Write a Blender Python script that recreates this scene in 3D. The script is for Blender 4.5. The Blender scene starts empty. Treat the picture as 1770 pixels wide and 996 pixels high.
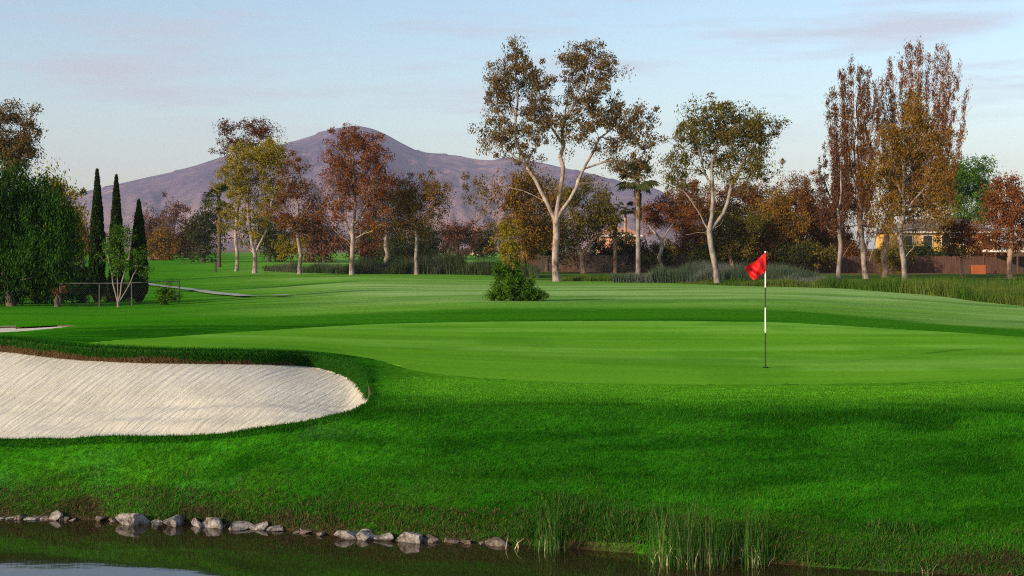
import bpy, math, random
import numpy as np
from mathutils import Vector

S = bpy.context.scene
C = S.collection
rng = np.random.default_rng(7)
random.seed(7)
R = math.radians

# ------------------------------------------------------------------ camera
FPX, HOR, CAMZ = 2200.0, 430.0, 3.4        # focal length in photo pixels, horizon row, eye height above the pond
cam_d = bpy.data.cameras.new('camera')
cam = bpy.data.objects.new('camera', cam_d)
C.objects.link(cam)
cam.location = (0, 0, CAMZ)
cam.rotation_euler = (R(90), 0, 0)
cam_d.sensor_width = 36
cam_d.lens = 36 * FPX / 1770
cam_d.shift_y = -(498 - HOR) / 1770
cam_d.clip_start = 0.1
cam_d.clip_end = 40000
S.camera = cam

# ------------------------------------------------------------------ sky and sun
SUN_AZ = (-0.80, -0.60)                    # towards the sun: left and behind the camera
SUN_EL = 17.0
w = bpy.data.worlds.new('World')
S.world = w
w.use_nodes = True
nt = w.node_tree
nt.nodes.clear()
def N(tree, typ, **kw):
    n = tree.nodes.new(typ)
    for k, v in kw.items():
        setattr(n, k, v)
    return n
sky = N(nt, 'ShaderNodeTexSky', sky_type='NISHITA')
sky.sun_disc = False
sky.sun_elevation = R(SUN_EL)
sky.sun_rotation = math.atan2(SUN_AZ[0], SUN_AZ[1])
sky.air_density = 1.15
sky.dust_density = 1.1
sky.ozone_density = 2.2
bg = N(nt, 'ShaderNodeBackground')
wo = N(nt, 'ShaderNodeOutputWorld')
tc = N(nt, 'ShaderNodeTexCoord')
sep = N(nt, 'ShaderNodeSeparateXYZ')
nt.links.new(tc.outputs['Generated'], sep.inputs[0])
# thin stretched cloud streaks high over the horizon, anywhere round the sky
mp = N(nt, 'ShaderNodeMapping')
mp.inputs['Scale'].default_value = (3.2, 3.2, 26.0)
mp.inputs['Location'].default_value = (1.9, 0.2, 3.4)
nt.links.new(tc.outputs['Generated'], mp.inputs['Vector'])
nz = N(nt, 'ShaderNodeTexNoise')
nz.inputs['Scale'].default_value = 1.5
nz.inputs['Detail'].default_value = 6
nz.inputs['Roughness'].default_value = 0.55
nt.links.new(mp.outputs[0], nz.inputs['Vector'])
cr = N(nt, 'ShaderNodeValToRGB')
cr.color_ramp.elements[0].position = 0.48
cr.color_ramp.elements[0].color = (0, 0, 0, 1)
cr.color_ramp.elements[1].position = 0.66
cr.color_ramp.elements[1].color = (1, 1, 1, 1)
nt.links.new(nz.outputs['Fac'], cr.inputs['Fac'])
el = N(nt, 'ShaderNodeMapRange', interpolation_type='SMOOTHSTEP')
el.inputs['From Min'].default_value = 0.06
el.inputs['From Max'].default_value = 0.13
nt.links.new(sep.outputs['Z'], el.inputs['Value'])
mm = N(nt, 'ShaderNodeMath', operation='MULTIPLY')
nt.links.new(cr.outputs['Color'], mm.inputs[0])
nt.links.new(el.outputs[0], mm.inputs[1])
m2 = N(nt, 'ShaderNodeMath', operation='MULTIPLY')
m2.inputs[1].default_value = 0.65
nt.links.new(mm.outputs[0], m2.inputs[0])
cl = N(nt, 'ShaderNodeMixRGB')
cl.inputs['Color2'].default_value = (2.85, 2.75, 3.15, 1)
nt.links.new(m2.outputs[0], cl.inputs['Fac'])
nt.links.new(sky.outputs[0], cl.inputs['Color1'])
nt.links.new(cl.outputs[0], bg.inputs['Color'])
bg.inputs['Strength'].default_value = 0.11
nt.links.new(bg.outputs[0], wo.inputs[0])

sun_d = bpy.data.lights.new('sun', 'SUN')
sun_d.energy = 3.6
sun_d.angle = R(2.0)
sun_d.color = (1.0, 0.80, 0.58)
sun = bpy.data.objects.new('sun', sun_d)
C.objects.link(sun)
sv = Vector((SUN_AZ[0], SUN_AZ[1], math.tan(R(SUN_EL)))).normalized()
sun.rotation_euler = sv.to_track_quat('Z', 'Y').to_euler()

vs = S.view_settings
vs.view_transform = 'Standard'
vs.look = 'None'
vs.gamma = 1
vs.use_curve_mapping = False
vs.exposure = 0.95
S.cycles.filter_width = 1.1
S.cycles.use_denoising = False

# ------------------------------------------------------------------ helpers
def link(o, parent=None):
    C.objects.link(o)
    if parent is not None:
        o.parent = parent
    return o

def tag(o, label=None, cat=None, group=None, kind=None):
    if label: o['label'] = label
    if cat: o['category'] = cat
    if group: o['group'] = group
    if kind: o['kind'] = kind
    return o

def thing(name, loc, label, cat, group=None, rz=0):
    o = bpy.data.objects.new(name, None)
    o.empty_display_size = 0.3
    o.location = loc
    o.rotation_euler = (0, 0, rz)
    link(o)
    return tag(o, label, cat, group)

def np_mesh(name, verts, faces, mat=None, smooth=False, col=None, face_attr=None):
    """verts (n,3); faces (m,3) or (m,4); col (n,3) point colours; face_attr {name: (m,)}"""
    verts = np.asarray(verts, np.float32)
    faces = np.asarray(faces, np.int32)
    me = bpy.data.meshes.new(name)
    m, k = faces.shape
    me.vertices.add(len(verts))
    me.vertices.foreach_set('co', verts.ravel())
    me.loops.add(m * k)
    me.loops.foreach_set('vertex_index', faces.ravel())
    me.polygons.add(m)
    me.polygons.foreach_set('loop_start', np.arange(0, m * k, k, dtype=np.int32))
    me.polygons.foreach_set('use_smooth', np.full(m, smooth, bool))
    if col is not None:
        a = me.attributes.new('gcol', 'FLOAT_COLOR', 'POINT')
        c4 = np.ones((len(verts), 4), np.float32)
        c4[:, :3] = col
        a.data.foreach_set('color', c4.ravel())
    if face_attr:
        for kx, v in face_attr.items():
            a = me.attributes.new(kx, 'FLOAT', 'FACE')
            a.data.foreach_set('value', np.asarray(v, np.float32))
    me.update()
    me.validate()
    if mat: me.materials.append(mat)
    return me

def np_obj(name, verts, faces, mat=None, parent=None, **kw):
    me = np_mesh(name, verts, faces, mat, **kw)
    return link(bpy.data.objects.new(name, me), parent)

class MB:
    """collects simple solids and links them as one mesh object"""
    def __init__(s): s.v, s.f = [], []
    def box(s, x0, x1, y0, y1, z0, z1):
        b = len(s.v)
        s.v += [(x0,y0,z0),(x1,y0,z0),(x1,y1,z0),(x0,y1,z0),(x0,y0,z1),(x1,y0,z1),(x1,y1,z1),(x0,y1,z1)]
        s.f += [tuple(b+i for i in q) for q in ((0,3,2,1),(4,5,6,7),(0,1,5,4),(1,2,6,5),(2,3,7,6),(3,0,4,7))]
        return s
    def tube(s, pts, rad, n=6):
        pts = [Vector(p) for p in pts]
        if not hasattr(rad, '__len__'): rad = [rad] * len(pts)
        rings = []
        for i, p in enumerate(pts):
            d = (pts[min(i+1, len(pts)-1)] - pts[max(i-1, 0)]).normalized()
            a = d.orthogonal().normalized(); c = d.cross(a)
            b0 = len(s.v)
            for k in range(n):
                t = 2*math.pi*k/n
                q = p + (a*math.cos(t) + c*math.sin(t)) * rad[i]
                s.v.append(tuple(q))
            rings.append(b0)
        for r0, r1 in zip(rings, rings[1:]):
            for k in range(n):
                s.f.append((r0+k, r0+(k+1)%n, r1+(k+1)%n, r1+k))
        s.f.append(tuple(rings[0]+k for k in reversed(range(n))))
        s.f.append(tuple(rings[-1]+k for k in range(n)))
        return s
    def poly(s, pts, faces):
        b = len(s.v); s.v += [tuple(p) for p in pts]; s.f += [tuple(b+i for i in q) for q in faces]
        return s
    def mesh(s, name, mat):
        me = bpy.data.meshes.new(name); me.from_pydata(s.v, [], s.f); me.update()
        if mat: me.materials.append(mat)
        return me
    def build(s, name, mat, parent=None, smooth=False):
        me = s.mesh(name, mat)
        if smooth:
            me.polygons.foreach_set('use_smooth', [True]*len(me.polygons))
        return link(bpy.data.objects.new(name, me), parent)

def hash2(ix, iy, seed):
    h = (ix.astype(np.int64)*374761393 + iy.astype(np.int64)*668265263 + seed*1442695041) & 0xffffffff
    h = ((h ^ (h >> 13)) * 1274126177) & 0xffffffff
    h = (h ^ (h >> 16)) & 0xffffffff
    return h / 4294967295.0

def vnoise(x, y, seed=0):
    x = np.asarray(x, float); y = np.asarray(y, float)
    ix = np.floor(x); iy = np.floor(y)
    fx = x-ix; fy = y-iy
    fx = fx*fx*fx*(fx*(fx*6-15)+10); fy = fy*fy*fy*(fy*(fy*6-15)+10)
    a = hash2(ix, iy, seed); b = hash2(ix+1, iy, seed); c = hash2(ix, iy+1, seed); d = hash2(ix+1, iy+1, seed)
    return (a*(1-fx)+b*fx)*(1-fy)+(c*(1-fx)+d*fx)*fy

def fbm(x, y, seed=0, o=4, g=0.5):
    v = 0; a = 1; t = 0
    for i in range(o):
        v = v + a*vnoise(x*2**i+i*17.3, y*2**i-i*9.1, seed+i); t += a; a *= g
    return v/t

def sstep(a, b, x):
    t = np.clip((x-a)/(b-a), 0, 1)
    return t*t*(3-2*t)

def pchip(xk, yk, x):
    """monotone cubic; knots on the last axis, may differ for every query"""
    xk = np.broadcast_to(xk, x.shape+(np.shape(xk)[-1],)); yk = np.broadcast_to(yk, xk.shape)
    h = np.diff(xk, axis=-1); s = np.diff(yk, axis=-1)/h
    m = np.zeros(xk.shape)
    p = s[..., :-1]*s[..., 1:]
    w1 = 2*h[..., 1:]+h[..., :-1]; w2 = h[..., 1:]+2*h[..., :-1]
    with np.errstate(divide='ignore', invalid='ignore'):
        mm_ = (w1+w2)/(w1/s[..., :-1]+w2/s[..., 1:])
    m[..., 1:-1] = np.where(p > 0, mm_, 0)
    m[..., 0] = s[..., 0]; m[..., -1] = s[..., -1]
    i = np.clip((xk <= x[..., None]).sum(-1)-1, 0, xk.shape[-1]-2)[..., None]
    g = lambda a, j: np.take_along_axis(a, j, -1)[..., 0]
    x0, x1, y0, y1 = g(xk, i), g(xk, i+1), g(yk, i), g(yk, i+1)
    hh = x1-x0; t = np.clip((x-x0)/hh, 0, 1)
    m0, m1 = g(m, i), g(m, i+1)
    return ((2*t**3-3*t**2+1)*y0+(t**3-2*t**2+t)*hh*m0+(-2*t**3+3*t**2)*y1+(t**3-t**2)*hh*m1)

# ------------------------------------------------------------------ materials
MATS = {}
def new_mat(name):
    m = bpy.data.materials.new(name); m.use_nodes = True
    t = m.node_tree; t.nodes.clear()
    o = N(t, 'ShaderNodeOutputMaterial'); b = N(t, 'ShaderNodeBsdfPrincipled')
    t.links.new(b.outputs[0], o.inputs[0])
    MATS[name] = m
    return m, t, b, o

def noise_node(t, scale, detail=4, rough=0.6, vec=None, mscale=None, coord='Object', rot=None):
    n = N(t, 'ShaderNodeTexNoise')
    n.inputs['Scale'].default_value = scale; n.inputs['Detail'].default_value = detail; n.inputs['Roughness'].default_value = rough
    c = N(t, 'ShaderNodeTexCoord')
    src = c.outputs[coord]
    if mscale is not None:
        mpn = N(t, 'ShaderNodeMapping'); mpn.inputs['Scale'].default_value = mscale
        if rot: mpn.inputs['Rotation'].default_value = rot
        t.links.new(src, mpn.inputs['Vector']); src = mpn.outputs[0]
    t.links.new(src, n.inputs['Vector'])
    return n

def ramp(t, fac, stops):
    r = N(t, 'ShaderNodeValToRGB')
    e = r.color_ramp.elements
    while len(e) < len(stops): e.new(0.5)
    for q, (p, c) in zip(e, stops):
        q.position = p; q.color = (*c, 1)
    t.links.new(fac, r.inputs['Fac'])
    return r

def mix(t, fac, a, b, mode='MIX'):
    m = N(t, 'ShaderNodeMixRGB', blend_type=mode)
    for s, v in ((m.inputs['Fac'], fac), (m.inputs['Color1'], a), (m.inputs['Color2'], b)):
        if hasattr(v, 'links'): t.links.new(v, s)
        elif isinstance(v, tuple): s.default_value = (*v, 1)
        else: s.default_value = v
    return m

def bump(t, b, h, strength, dist):
    n = N(t, 'ShaderNodeBump'); n.inputs['Strength'].default_value = strength; n.inputs['Distance'].default_value = dist
    t.links.new(h, n.inputs['Height']); t.links.new(n.outputs[0], b.inputs['Normal'])

def plain(name, c1, c2, scale=3.0, rough=0.8, bmp=0.0, mscale=None, spec=0.3, bd=0.02):
    m, t, b, o = new_mat(name)
    n = noise_node(t, scale, 5, 0.6, mscale=mscale)
    r = ramp(t, n.outputs['Fac'], [(0.32, c1), (0.68, c2)])
    t.links.new(r.outputs[0], b.inputs['Base Color'])
    b.inputs['Roughness'].default_value = rough
    b.inputs['Specular IOR Level'].default_value = spec
    if bmp: bump(t, b, n.outputs['Fac'], bmp, bd)
    return m

def leaf_mat(name, c1, c2, c3=None, trans=0.25):
    m, t, b, o = new_mat(name)
    a = N(t, 'ShaderNodeAttribute'); a.attribute_name = 'rnd'
    r = ramp(t, a.outputs['Fac'], [(0.0, c2), (0.55, c1), (1.0, c3 or c1)])
    n = noise_node(t, 0.55, 3, 0.6)
    mx = mix(t, n.outputs['Fac'], r.outputs[0], c2)
    mr = N(t, 'ShaderNodeMapRange'); mr.inputs['From Min'].default_value = 0.35; mr.inputs['From Max'].default_value = 0.75
    mr.inputs['To Max'].default_value = 0.7
    t.links.new(n.outputs['Fac'], mr.inputs['Value']); t.links.new(mr.outputs[0], mx.inputs['Fac'])
    t.links.new(mx.outputs[0], b.inputs['Base Color'])
    b.inputs['Roughness'].default_value = 0.7
    b.inputs['Specular IOR Level'].default_value = 0.06
    tr = N(t, 'ShaderNodeBsdfTranslucent'); t.links.new(mx.outputs[0], tr.inputs['Color'])
    ms = N(t, 'ShaderNodeMixShader'); ms.inputs[0].default_value = trans
    t.links.new(b.outputs[0], ms.inputs[1]); t.links.new(tr.outputs[0], ms.inputs[2]); t.links.new(ms.outputs[0], o.inputs[0])
    return m

def grass_mat(name, detail_scale, var=0.5, bstr=0.6, bdist=0.03, aniso=None, rough=0.9, spec=0.0):
    """ground turf: colour comes from the mowing zones and painted sun and shade stored on the vertices, broken up by blade-scale noise"""
    m, t, b, o = new_mat(name)
    a = N(t, 'ShaderNodeAttribute'); a.attribute_name = 'gcol'
    n1 = noise_node(t, detail_scale, 6, 0.7)
    n2 = noise_node(t, 0.35, 5, 0.65, mscale=aniso or (0.5, 1.6, 1))
    r1 = ramp(t, n1.outputs['Fac'], [(0.3, (1-var,)*3), (0.7, (1+var*0.9,)*3)])
    r2 = ramp(t, n2.outputs['Fac'], [(0.3, (0.74, 0.80, 0.8)), (0.5, (1.0, 1.0, 1.0)), (0.7, (1.25, 1.18, 1.2))])
    x = mix(t, 1.0, a.outputs['Color'], r1.outputs[0], 'MULTIPLY')
    y = mix(t, 1.0, x.outputs[0], r2.outputs[0], 'MULTIPLY')
    t.links.new(y.outputs[0], b.inputs['Base Color'])
    b.inputs['Roughness'].default_value = rough
    b.inputs['Specular IOR Level'].default_value = spec
    bump(t, b, n1.outputs['Fac'], bstr, bdist)
    return m

def blade_mat(name, trans=0.3):
    m, t, b, o = new_mat(name)
    a = N(t, 'ShaderNodeAttribute'); a.attribute_name = 'gcol'
    t.links.new(a.outputs['Color'], b.inputs['Base Color'])
    b.inputs['Roughness'].default_value = 0.7; b.inputs['Specular IOR Level'].default_value = 0.05
    tr = N(t, 'ShaderNodeBsdfTranslucent'); t.links.new(a.outputs['Color'], tr.inputs['Color'])
    ms = N(t, 'ShaderNodeMixShader'); ms.inputs[0].default_value = trans
    t.links.new(b.outputs[0], ms.inputs[1]); t.links.new(tr.outputs[0], ms.inputs[2]); t.links.new(ms.outputs[0], o.inputs[0])
    return m

M_turf = grass_mat('turf', 9.0)
M_green = grass_mat('green_turf', 14.0, var=0.22, bstr=0.25, bdist=0.01, aniso=(0.25, 2.2, 1))
M_blade = blade_mat('grass_blades')

# ------------------------------------------------------------------ terrain heights
COL = np.array([-900, -400, 0, 150, 300, 450, 640, 885, 1100, 1320, 1500, 1770, 2170, 2700.0])
UK = (COL-885)/FPX
def rowz(d, z): return np.array(d, float), np.array(z, float)
shore_py = np.array([870, 880, 896, 899, 907, 914, 931, 941, 956, 973, 986, 999, 1012, 1020.0])
shore_d = CAMZ*FPX/(shore_py-HOR)
ROWS = []
ROWS.append((np.full(14, -400.0), np.full(14, 2.4)))
ROWS.append((np.full(14, -1.5), np.full(14, 1.9)))
ROWS.append((np.full(14, 3.0), np.full(14, -0.3)))
ROWS.append((np.full(14, 6.0), np.full(14, -0.9)))
ROWS.append((shore_d-0.9, np.full(14, -0.6)))
ROWS.append((shore_d-0.04, np.full(14, -0.04)))
ROWS.append((shore_d+0.12, np.array([.10,.10,.10,.10,.10,.10,.10,.13,.22,.13,.08,.08,.08,.08])))
front_d = np.array([18.3,17.9,17.5,17.3,17.1,16.9,17.5,17.6,17.6,17.5,17.5,17.5,17.8,18.0])
front_z = np.array([.85,.85,.80,.84,.91,1.02,1.25,1.26,1.25,1.24,1.24,1.25,1.1,.9])
fr = np.array([.42,.42,.42,.42,.42,.42,.40,.40,.40,.42,.42,.42,.42,.42])
zr = np.array([.58,.58,.58,.58,.58,.56,.50,.48,.48,.48,.48,.48,.48,.48])
ROWS.append((shore_d+0.12+fr*(front_d-shore_d), 0.1+zr*(front_z-0.1)))
ROWS.append((front_d, front_z))
ROWS.append(rowz([22.5,21.8,21.6,21.3,21.0,20.7,20.4,20.0,19.9,19.9,19.9,20.0,20.5,21],
                 [1.9,1.95,1.88,1.78,1.72,1.66,1.46,1.33,1.28,1.265,1.27,1.33,1.15,.9]))
ROWS.append(rowz([27,27,26,26,26.5,26.5,26.5,26,25.5,25,25,25,25,25],
                 [1.6,1.72,1.58,1.62,1.56,1.51,1.42,1.32,1.26,1.235,1.24,1.27,1.15,.9]))
back = rowz([33,33,32.5,33,33,33,34,35,35.5,35,33,30,29,29],
            [1.1,1.2,1.25,1.36,1.42,1.42,1.43,1.45,1.46,1.45,1.38,1.31,1.1,.8])
ROWS.append(back)
ROWS.append(rowz([42]*14, [.9,1.0,1.06,1.10,1.16,1.22,1.30,1.40,1.40,1.38,1.20,.95,.8,.7]))
ROWS.append(rowz([62]*14, [.5,.5,.52,.50,.62,.85,1.0,1.10,1.12,1.10,.95,.62,.5,.5]))
ROWS.append(rowz([80]*14, [.3,.3,.35,.32,.40,.62,.95,.90,.88,.86,.72,.45,.4,.4]))
ROWS.append(rowz([100]*14, [.3,.3,.3,.28,.32,.55,.92,.70,.62,.52,.50,.40,.4,.4]))
ROWS.append(rowz([135]*14, [.4,.4,.4,.36,.40,.68,.72,.66,.60,.55,.50,.45,.5,.5]))
ROWS.append(rowz([165]*14, [.6,.6,.6,.55,.62,.90,.90,.80,.72,.70,.66,.62,.6,.6]))
ROWS.append(rowz([300]*14, [1.9]*14))
ROWS.append(rowz([900]*14, [2.6]*14))
ROWS.append(rowz([9000]*14, [2.6]*14))
RD = np.stack([r[0] for r in ROWS]); RZ = np.stack([r[1] for r in ROWS])

UT = np.linspace(UK[0], UK[-1], 3000)
TD = [pchip(UK, r, UT) for r in RD]; TZ = [pchip(UK, r, UT) for r in RZ]
def rows_at(u):
    return np.stack([np.interp(u, UT, q) for q in TD], -1), np.stack([np.interp(u, UT, q) for q in TZ], -1)

def H(x, y, rough=True):
    x = np.asarray(x, float); y = np.asarray(y, float)
    x, y = np.broadcast_arrays(x, y)
    u = np.clip(x/np.maximum(y, 10), UK[0], UK[-1])
    d, z = rows_at(u)
    h = pchip(d, z, y)
    if rough:
        near = sstep(0.05, 0.3, h)*sstep(13, 15, y)
        onbank = 1-sstep(18.5, 20.5, y)
        h = h + near*onbank*(0.11*(fbm(x*0.40, y*0.9, 3)-0.5)+0.075*(fbm(x*1.1, y*3.0, 5, 3)-0.5))
        far = sstep(38, 55, y)
        h = h + far*(0.34*(fbm(x/14, y/16, 11)-0.5))*(1-sstep(70, 110, y)*0.5)
    return h
def Hs(x, y): return float(H(np.array([x]), np.array([y]))[0])

def hit(px, py, d0=13.0, d1=200.0):
    """ground point seen at a photo position (first hit along the ray)"""
    u = (px-885)/FPX
    d = np.exp(np.linspace(math.log(d0), math.log(d1), 2500))
    z = H(u*d, d, rough=False)
    p = HOR+(CAMZ-z)*FPX/d
    i = np.argmax(p <= py)
    return u*d[i], d[i]

def at(px, py, d):
    return ((px-885)/FPX*d, d, CAMZ-(py-HOR)/FPX*d)

def spline(pts, n=12):
    P = np.array(pts, float); L = len(P); out = []
    for i in range(L):
        p0, p1, p2, p3 = P[(i-1) % L], P[i], P[(i+1) % L], P[(i+2) % L]
        for k in range(n):
            t = k/n
            out.append(0.5*((2*p1)+(-p0+p2)*t+(2*p0-5*p1+4*p2-p3)*t*t+(-p0+3*p1-3*p2+p3)*t**3))
    return np.array(out)

def inside(x, y, poly):
    r = np.zeros(x.shape, bool)
    a = poly; b = np.roll(poly, -1, 0)
    for (x0, y0), (x1, y1) in zip(a, b):
        if y0 == y1: continue
        c = ((y0 > y) != (y1 > y)) & (x < (x1-x0)*(y-y0)/(y1-y0)+x0)
        r ^= c
    return r

def closest(x, y, poly):
    best = np.full(x.shape, 1e9); bx = x.copy(); by = y.copy()
    a = poly; b = np.roll(poly, -1, 0)
    for (x0, y0), (x1, y1) in zip(a, b):
        dx, dy = x1-x0, y1-y0
        t = np.clip(((x-x0)*dx+(y-y0)*dy)/(dx*dx+dy*dy+1e-12), 0, 1)
        qx, qy = x0+t*dx, y0+t*dy
        dd = (x-qx)**2+(y-qy)**2
        k = dd < best
        best[k] = dd[k]; bx[k] = qx[k]; by[k] = qy[k]
    return np.sqrt(best), bx, by

# outlines: the front bunker, a small bunker behind it, the putting green
bk = [(-330,578),(-150,580),(0,587),(80,596),(170,603),(300,607),(450,609),(540,614),(600,630),(630,654),(641,682),(622,704),(560,722),(450,740),(300,751),(150,757),(0,761),(-150,766),(-330,764),(-420,670)]
BUNKER = spline([hit(*p) for p in bk], 14)
BUNKER2 = spline([(-14.6+2.6*math.cos(a), 34.6+2.0*math.sin(a)) for a in np.linspace(0, 2*math.pi, 12, endpoint=False)], 6)
gk = [(150,598),(260,602),(420,604),(560,609),(650,622),(720,641),(860,656),(1000,663),(1200,665),(1400,664),(1600,660),(1770,655),(1950,640),(2000,612),(1900,592),(1770,583),(1600,572),(1450,563),(1320,557),(1150,555),(1000,555),(800,557),(620,562),(450,572),(300,582),(180,590)]
GREEN = spline([hit(*p) for p in gk], 8)

# ------------------------------------------------------------------ ground sheet
us = np.concatenate([-np.geomspace(3.5, 0.47, 26), np.linspace(-0.45, 0.45, 330), np.geomspace(0.47, 3.5, 26)])
ys = np.concatenate([[-400, -200, -80, -30, -10, -3, 0, 2, 4, 6, 8, 10, 11.5], np.arange(12.4, 36, 0.095), np.geomspace(36.05, 9000, 190)])
UU, YY = np.meshgrid(us, ys)
XX = UU*np.maximum(YY, 10)
gx, gy = XX.ravel().copy(), YY.ravel().copy()
for poly, tol in ((BUNKER, 0.055), (BUNKER2, 0.07), (GREEN, 0.055)):
    lo, hi = poly.min(0)-0.3, poly.max(0)+0.3
    idx = np.where((gx > lo[0]) & (gx < hi[0]) & (gy > lo[1]) & (gy < hi[1]))[0]
    dd, qx, qy = closest(gx[idx], gy[idx], poly)
    k = dd < tol
    gx[idx[k]] = qx[k]; gy[idx[k]] = qy[k]
gz = H(gx, gy)
nr, nc = UU.shape
ii = np.arange(nr*nc).reshape(nr, nc)
quads = np.stack([ii[:-1, :-1], ii[:-1, 1:], ii[1:, 1:], ii[1:, :-1]], -1).reshape(-1, 4)
cx, cy = gx[quads].mean(1), gy[quads].mean(1)
in_b = inside(cx, cy, BUNKER); in_b2 = inside(cx, cy, BUNKER2); in_g = inside(cx, cy, GREEN) & ~in_b

def ground_col(x, y, z):
    """mowing zones, worn soil, dry patches, with tree shade and sunlit mounds painted in"""
    u = np.clip(x/np.maximum(y, 10), UK[0], UK[-1])
    bd = pchip(UK, back[0], u)
    sd = pchip(UK, shore_d, u)
    n1 = fbm(x*0.35, y*0.9, 21); n2 = fbm(x*1.3, y*1.7, 33); n3 = fbm(x/30, y/7, 41)
    L = lambda a, b, f: a*(1-f[:, None])+b*f[:, None]
    A = np.array
    c = np.tile(A([.018, .112, .004]), (len(x), 1))
    c = L(c, A([.030, .165, .005]), sstep(.42, .62, n1))
    c = L(c, A([.008, .066, .002]), sstep(.48, .66, fbm(x*.9, y*3.2, 35))*.75)
    px = u*FPX+885
    # clover in pale drifts low on the left bank
    c = L(c, A([.040, .145, .020]), .7*sstep(.50, .70, fbm(x*.9, y*2.2, 77))*(1-sstep(1.3, 2.0, y-sd))*(1-sstep(560, 800, px)))
    # collar mown shorter round the green's front
    col = sstep(16.9, 18.9, y+.8*(n1-.5))*(1-sstep(20, 36, y))*sstep(620, 760, px)
    c = L(c, A([.066, .225, .009]), col*.95)
    # soil and dry leaves along the water
    soil = (1-sstep(.05, .20, (y-sd)+.35*(n2-.5)*2))
    c = L(c, A([.055, .036, .020]), soil)
    dry = (1-sstep(.2, 1.7, y-sd))*sstep(.40, .58, n2)*sstep(-.2, .3, y-sd)
    c = L(c, A([.040, .100, .006]), dry*.4)
    # beyond the green: fairway with tree shade painted dark and sunlit mounds painted pale
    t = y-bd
    rough = sstep(-1, .5, t)  # dark band of tree shade, put into the grass colour
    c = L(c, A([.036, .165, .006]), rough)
    fair = sstep(4.5, 7.5, t+6*(n3-.5))
    c = L(c, A([.115, .280, .028]), fair)
    leftg = (1-sstep(250, 560, px))*sstep(0, 4, t)
    c = L(c, A([.036, .190, .003]), leftg*.85)
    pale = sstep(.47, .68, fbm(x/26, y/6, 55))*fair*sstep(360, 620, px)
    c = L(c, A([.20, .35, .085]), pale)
    lit_crest = fair*sstep(430, 700, px)*sstep(46, 58, y)*(1-sstep(88, 104, y))*(.35+.65*sstep(.38, .6, fbm(x/18, y/3.5, 57)))  # low sun on the mound tops, painted as lighter grass
    c = L(c, A([.25, .40, .115]), lit_crest*.95)
    dark = sstep(.56, .72, fbm(x/24+9, y/4.2, 66))*fair  # long shade streaks over the fairway, painted in
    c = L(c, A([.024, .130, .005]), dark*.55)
    # duller grass past the reeds on the right, dry land in the distance
    ol = sstep(96, 118, y)*sstep(820, 1000, px)
    c = L(c, A([.060, .105, .018]), ol*.9)
    dirt = sstep(141, 147, y)*sstep(900, 1000, px)
    c = L(c, A([.16, .085, .045]), dirt)
    c = L(c, A([.20, .15, .10]), sstep(330, 480, y))
    pond = 1-sstep(-.05, .03, z)
    c = L(c, A([.030, .022, .012]), pond*(1-sstep(40, 60, y)))
    return c
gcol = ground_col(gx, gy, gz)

def sub_mesh(name, sel, mat, z=None, col=None, smooth=True):
    q = quads[sel]
    ids, inv = np.unique(q, return_inverse=True)
    zz = gz[ids] if z is None else z(gx[ids], gy[ids], gz[ids])
    return np_obj(name, np.stack([gx[ids], gy[ids], zz], -1), inv.reshape(-1, 4), mat, smooth=smooth, col=(gcol[ids] if col is None else col(gx[ids], gy[ids])))

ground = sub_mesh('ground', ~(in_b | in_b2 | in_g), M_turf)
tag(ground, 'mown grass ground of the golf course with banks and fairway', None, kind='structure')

def green_col(x, y):
    n = fbm(x*.12, y*.8, 91); k = fbm(x*.5+3, y*.5, 95)
    c = np.tile(np.array([.098, .280, .015]), (len(x), 1))
    f = sstep(.45, .66, n)[:, None]
    c = c*(1-f)+np.array([.130, .325, .032])*f
    f = (sstep(.52, .7, k)*.5)[:, None]
    return c*(1-f)+np.array([.066, .225, .011])*f
green = sub_mesh('putting_green', in_g, M_green, col=green_col)
tag(green, 'smooth light green putting green around the flagstick', kind='structure')

# sand in the bunkers: dished below the turf, flashed up to the far lip
def bunker_t(x, y, poly):
    sel = poly[:, 1] > np.interp(poly[:, 0], [poly[:, 0].min(), poly[:, 0].max()], [poly[:, 1].mean(), poly[poly[:, 0].argmax(), 1]])
    b, f = poly[sel], poly[~sel]
    b = b[b[:, 0].argsort()]; f = f[f[:, 0].argsort()]
    yb, yf = np.interp(x, b[:, 0], b[:, 1]), np.interp(x, f[:, 0], f[:, 1])
    return np.clip((y-yf)/np.maximum(yb-yf, .05), 0, 1), np.clip((yb-yf)/3, 0, 1)
def sand_z(x, y, z):
    t, wd = bunker_t(x, y, BUNKER)
    return z-(.03+.17*t*np.clip(wd*2.2, 0, 1)+.26*np.sin(np.pi*t)**.9*(1-.35*t)*wd)+.012*(fbm(x*1.2, y*.6, 14)-.5)
def sand2_z(x, y, z):
    t, wd = bunker_t(x, y, BUNKER2)
    return z-(.01+.03*t+.03*np.sin(np.pi*t))

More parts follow.
